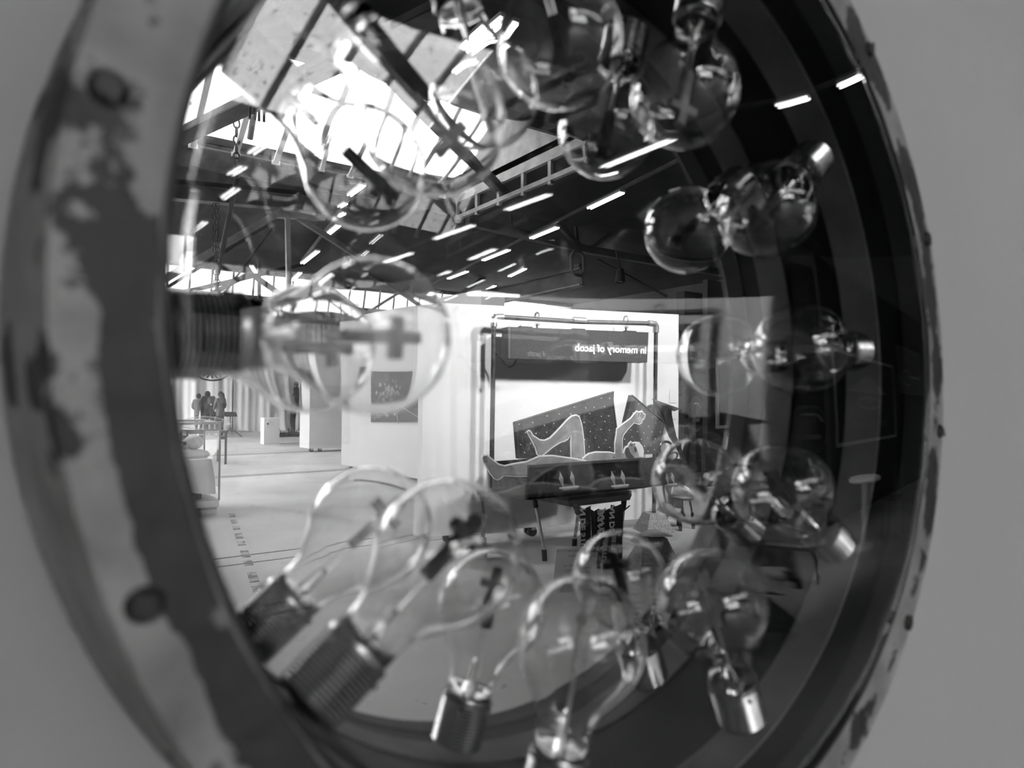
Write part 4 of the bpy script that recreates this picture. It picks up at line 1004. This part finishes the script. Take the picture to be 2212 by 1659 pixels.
# cut metal chandelier
c = aty(466, 812, -21.5)
root = thing('lace_pendant', 'black pendant disc of cut metal lace hanging over the hall', 'pendant', c + Vector((0, 0, .0)))
for (dx, R_) in ((-.1, .48), (.62, .26)):
    hub = obj('rosette', MB().tube([(dx + R_ * (1 + .05 * math.cos(12 * t)) * math.cos(t), 0, .15 + R_ * .6 * math.sin(t)) for t in [2 * PI * j / 48 for j in range(48)]], .03, 5, closed=True), 'lace', root)
    for k in range(16):
        t = 2 * PI * k / 16; obj('petal', MB().bar((dx + R_ * .3 * math.cos(t), 0, .15 + R_ * .18 * math.sin(t)), (dx + R_ * .8 * math.cos(t), 0, .15 + R_ * .48 * math.sin(t)), .03, .05), 'lace', hub)
obj('cord', MB().tube([(0, 0, .4), (0, 0, 6.6 - c.z)], .008, 5), 'cable', root)

# ================================================================== THE ROUND FRAME ON THE WALL
ring = thing('round_mirror_frame', 'round peeling metal frame on the grey wall with mirror back and ring of bulbs', 'mirror', (0, 0, ZC))
RI = .9024 * RS
NS = 192
prof = [(RI + .000, .006), (RI, .0012), (RI + .0012, .0), (RI + .010, -.0004), (.2465, .0), (.2498, .0008), (.2512, .004), (.2522, .012), (.2538, .016), (.2545, .028), (.2552, .034), (.2562, .05), (.2580, .056), (.2588, .066), (.2590, .078), (.2575, .080), (.2575, .0895), (.2300, .0895), (.2300, .006)]
o = obj('metal_ring', MB().lathe(prof + [prof[0]], NS, 'y'), 'rust', ring, True); o['label'] = 'dark steel ring with peeling pale paint'
obj('drum', MB().lathe([(RI + .0002, .004), (RI - .0004, .006), (RI - .0004, .0885), (RI + .003, .0885), (RI + .003, .006)], 128, 'y'), 'drum', ring, True)['label'] = 'black inner wall of the frame'
obj('mounting_strip', MB().lathe([(RI - .0004, .0300), (RI - .0016, .0302), (RI - .0016, .0535), (RI - .0004, .0537)], 128, 'y'), 'strip', ring, True)['label'] = 'dark grey strip carrying the bulbs'
obj('gasket', MB().lathe([(RI + .0004, -.0006), (RI - .0006, -.0008), (RI - .0013, .0), (RI - .0013, .0145), (RI - .0003, .0150)], 128, 'y'), 'gasket', ring, True)
me = MB().lathe([(0, -.0022), (.0030, -.0022), (.0046, -.0008), (.0048, .0004), (0, .0004)], 14, 'y').mesh('screw', True)
slot = MB().box((-.0042, -.0026, -.0006), (.0042, -.0019, .0006)).mesh('screw_slot')
for k in range(12):
    t = math.radians(49.2 - 30.5 * k if k < 7 else 49.2 + 30 * (12 - k))
    s_ = link('screw', me, 'screw', ring); s_.location = (.970 * RS * math.cos(t), 0, .970 * RS * math.sin(t))
    d_ = link('slot', slot, 'black', s_); d_.rotation_euler = (0, random.uniform(0, 3), 0)
# mirror at the back, leaning a degree
mr = obj('mirror', MB().lathe([(0, 0), (RI - .0006, 0), (RI - .0006, .003), (0, .003)], 128, 'y'), 'mirror', ring); mr['label'] = 'silvered mirror plate at the back of the drum'
mr.location = (0, .3133 * RS, 0); mr.rotation_euler = Vector((0, -1, 0)).rotation_difference(MN).to_euler()
# bowed acrylic front sheet, 1.5 mm thick
vs = []; fs = []; NR, NA = 28, 96; R_ = RI - .0011
for side in (0, 1):
    for i in range(NR + 1):
        r = R_ * i / NR
        for j in range(NA):
            t = 2 * PI * j / NA; x, z = r * math.cos(t), r * math.sin(t); vs.append((x, gl_y(x, z) + side * .0015, z))
    b0 = side * (NR + 1) * NA
    for i in range(NR):
        for j in range(NA): fs.append((b0 + i * NA + j, b0 + i * NA + (j + 1) % NA, b0 + (i + 1) * NA + (j + 1) % NA, b0 + (i + 1) * NA + j))
e0, e1 = NR * NA, (NR + 1) * NA + NR * NA
for j in range(NA): fs.append((e0 + j, e0 + (j + 1) % NA, e1 + (j + 1) % NA, e1 + j))
obj('front_sheet', MB().add(vs, fs), 'pane', ring, 'all')['label'] = 'bowed clear acrylic front sheet'

# ---------------------------------------------------------------- bulbs
RB = .0297
def bulb_profile(r0):
    A = 131; pr = [(0.00001, -r0)]
    for i in range(1, 23):
        a = i / 22 * math.radians(A); pr.append((r0 * math.sin(a), -r0 * math.cos(a)))
    ra, za = pr[-1]; rb, zb_ = .0123 - (RB - r0), .0400
    Lz = zb_ - za; m0 = Lz / math.tan(math.radians(A))
    for i in range(1, 12):
        t = i / 11; h00 = 2 * t ** 3 - 3 * t ** 2 + 1; h10 = t ** 3 - 2 * t ** 2 + t; h01 = -2 * t ** 3 + 3 * t ** 2
        pr.append((h00 * ra + h10 * m0 + h01 * rb, za + Lz * t))
    pr.append((rb, .0485)); return pr
outer = bulb_profile(RB); inner = bulb_profile(RB - .0004)
def make_bulb():
    root = thing('light_bulb', 'x', 'light bulb')
    obj('glass_globe', MB().lathe(outer + list(reversed(inner)), 56), 'bulb', root, 'all')
    pr = [(.0116, .0470), (.0136, .0472), (.0140, .0484), (.0136, .0497)]
    z = .0500
    for k in range(13):
        pr += [(.0130, z), (.0135, z + .0008)]; z += .00165
    pr += [(.0132, z), (.0108, z + .0012), (.0, z + .0013)]
    cap = obj('screw_cap', MB().lathe(pr, 40), 'cap', root, True)
    for t in (.7, 3.0, 5.1): obj('dimple', MB().sphere((.0134 * math.cos(t), .0134 * math.sin(t), .0525), .0013, 8, 6), 'ins', cap, True)
    obj('contact', MB().lathe([(.0, z + .0035), (.0035, z + .0034), (.0045, z + .001), (0, z + .001)], 16), 'cap', cap, True)
    obj('insulator', MB().lathe([(.0104, z + .0011), (.006, z + .0022), (0, z + .0023)], 24), 'ins', cap, True)
    # glass mount, lead wires, cross shaped electrode
    st = obj('stem', MB().lathe([(.0070, .0480), (.0042, .0440), (.0028, .0380), (.0022, .0310), (.0018, .0285), (.0, .0280)], 16), 'bulb', root, 'all')
    st.scale = (1, .7, 1)
    for s_ in (-1, 1):
        obj('lead_wire', MB().tube([(s_ * .0026, 0, .046), (s_ * .0024, 0, .031), (s_ * .0016, 0, .0275), (s_ * .0013, 0, .0110)], .00042, 6), 'wire', root, True)
    b = .0023
    cr = MB()
    poly = [(-b, .0125), (b, .0125), (b, -.0075), (.0085, -.0075), (.0085, -.0075 - 2 * b), (b, -.0075 - 2 * b), (b, -.0200), (-b, -.0200), (-b, -.0075 - 2 * b), (-.0085, -.0075 - 2 * b), (-.0085, -.0075), (-b, -.0075)]
    cr.prism([Vector((x, -b, z)) for x, z in poly], (0, 2 * b, 0))
    o = obj('cross_electrode', cr, 'cross', root); o['label'] = 'dull metal cross inside the globe'
    return root
BUL = [(1.705, .148, .0445, 'at three o\'clock'), (37.838, .1455, .0445, 'between one and two o\'clock'), (74.657, .1455, .0445, 'between twelve and one o\'clock'), (110.522, .148, .0445, 'just past eleven o\'clock'),
       (145.088, .147, .0455, 'at ten o\'clock'), (181.859, .147, .047, 'at nine o\'clock'), (217.682, .1465, .0455, 'between seven and eight o\'clock'), (252.151, .1465, .0450, 'between six and seven o\'clock'),
       (290.147, .1485, .0450, 'just past five o\'clock'), (325.68, .1485, .0445, 'at four o\'clock')]
proto = make_bulb()
ROTS = [95, 60, 75, 20, 70, 80, 75, 25, 30, 70]
for k, (th, rr, yb_, where) in enumerate(BUL):
    o = proto if k == 0 else copy_tree(proto)
    t = math.radians(th); ax_ = Vector((math.cos(t), 0, math.sin(t)))
    o.location = Vector((0, yb_, ZC)) + ax_ * rr
    zq = ax_; xq = Vector((0, 1, 0)); yq = zq.cross(xq)
    Rm_ = Matrix((xq, yq, zq)).transposed() @ Matrix.Rotation(math.radians(ROTS[k]), 3, 'Z')
    o.rotation_euler = Rm_.to_euler()
    tag(o, 'clear cross-filament bulb fixed ' + where + ' in the round frame', 'light bulb', 'ring of cross-filament bulbs')
bpy.context.view_layer.update()
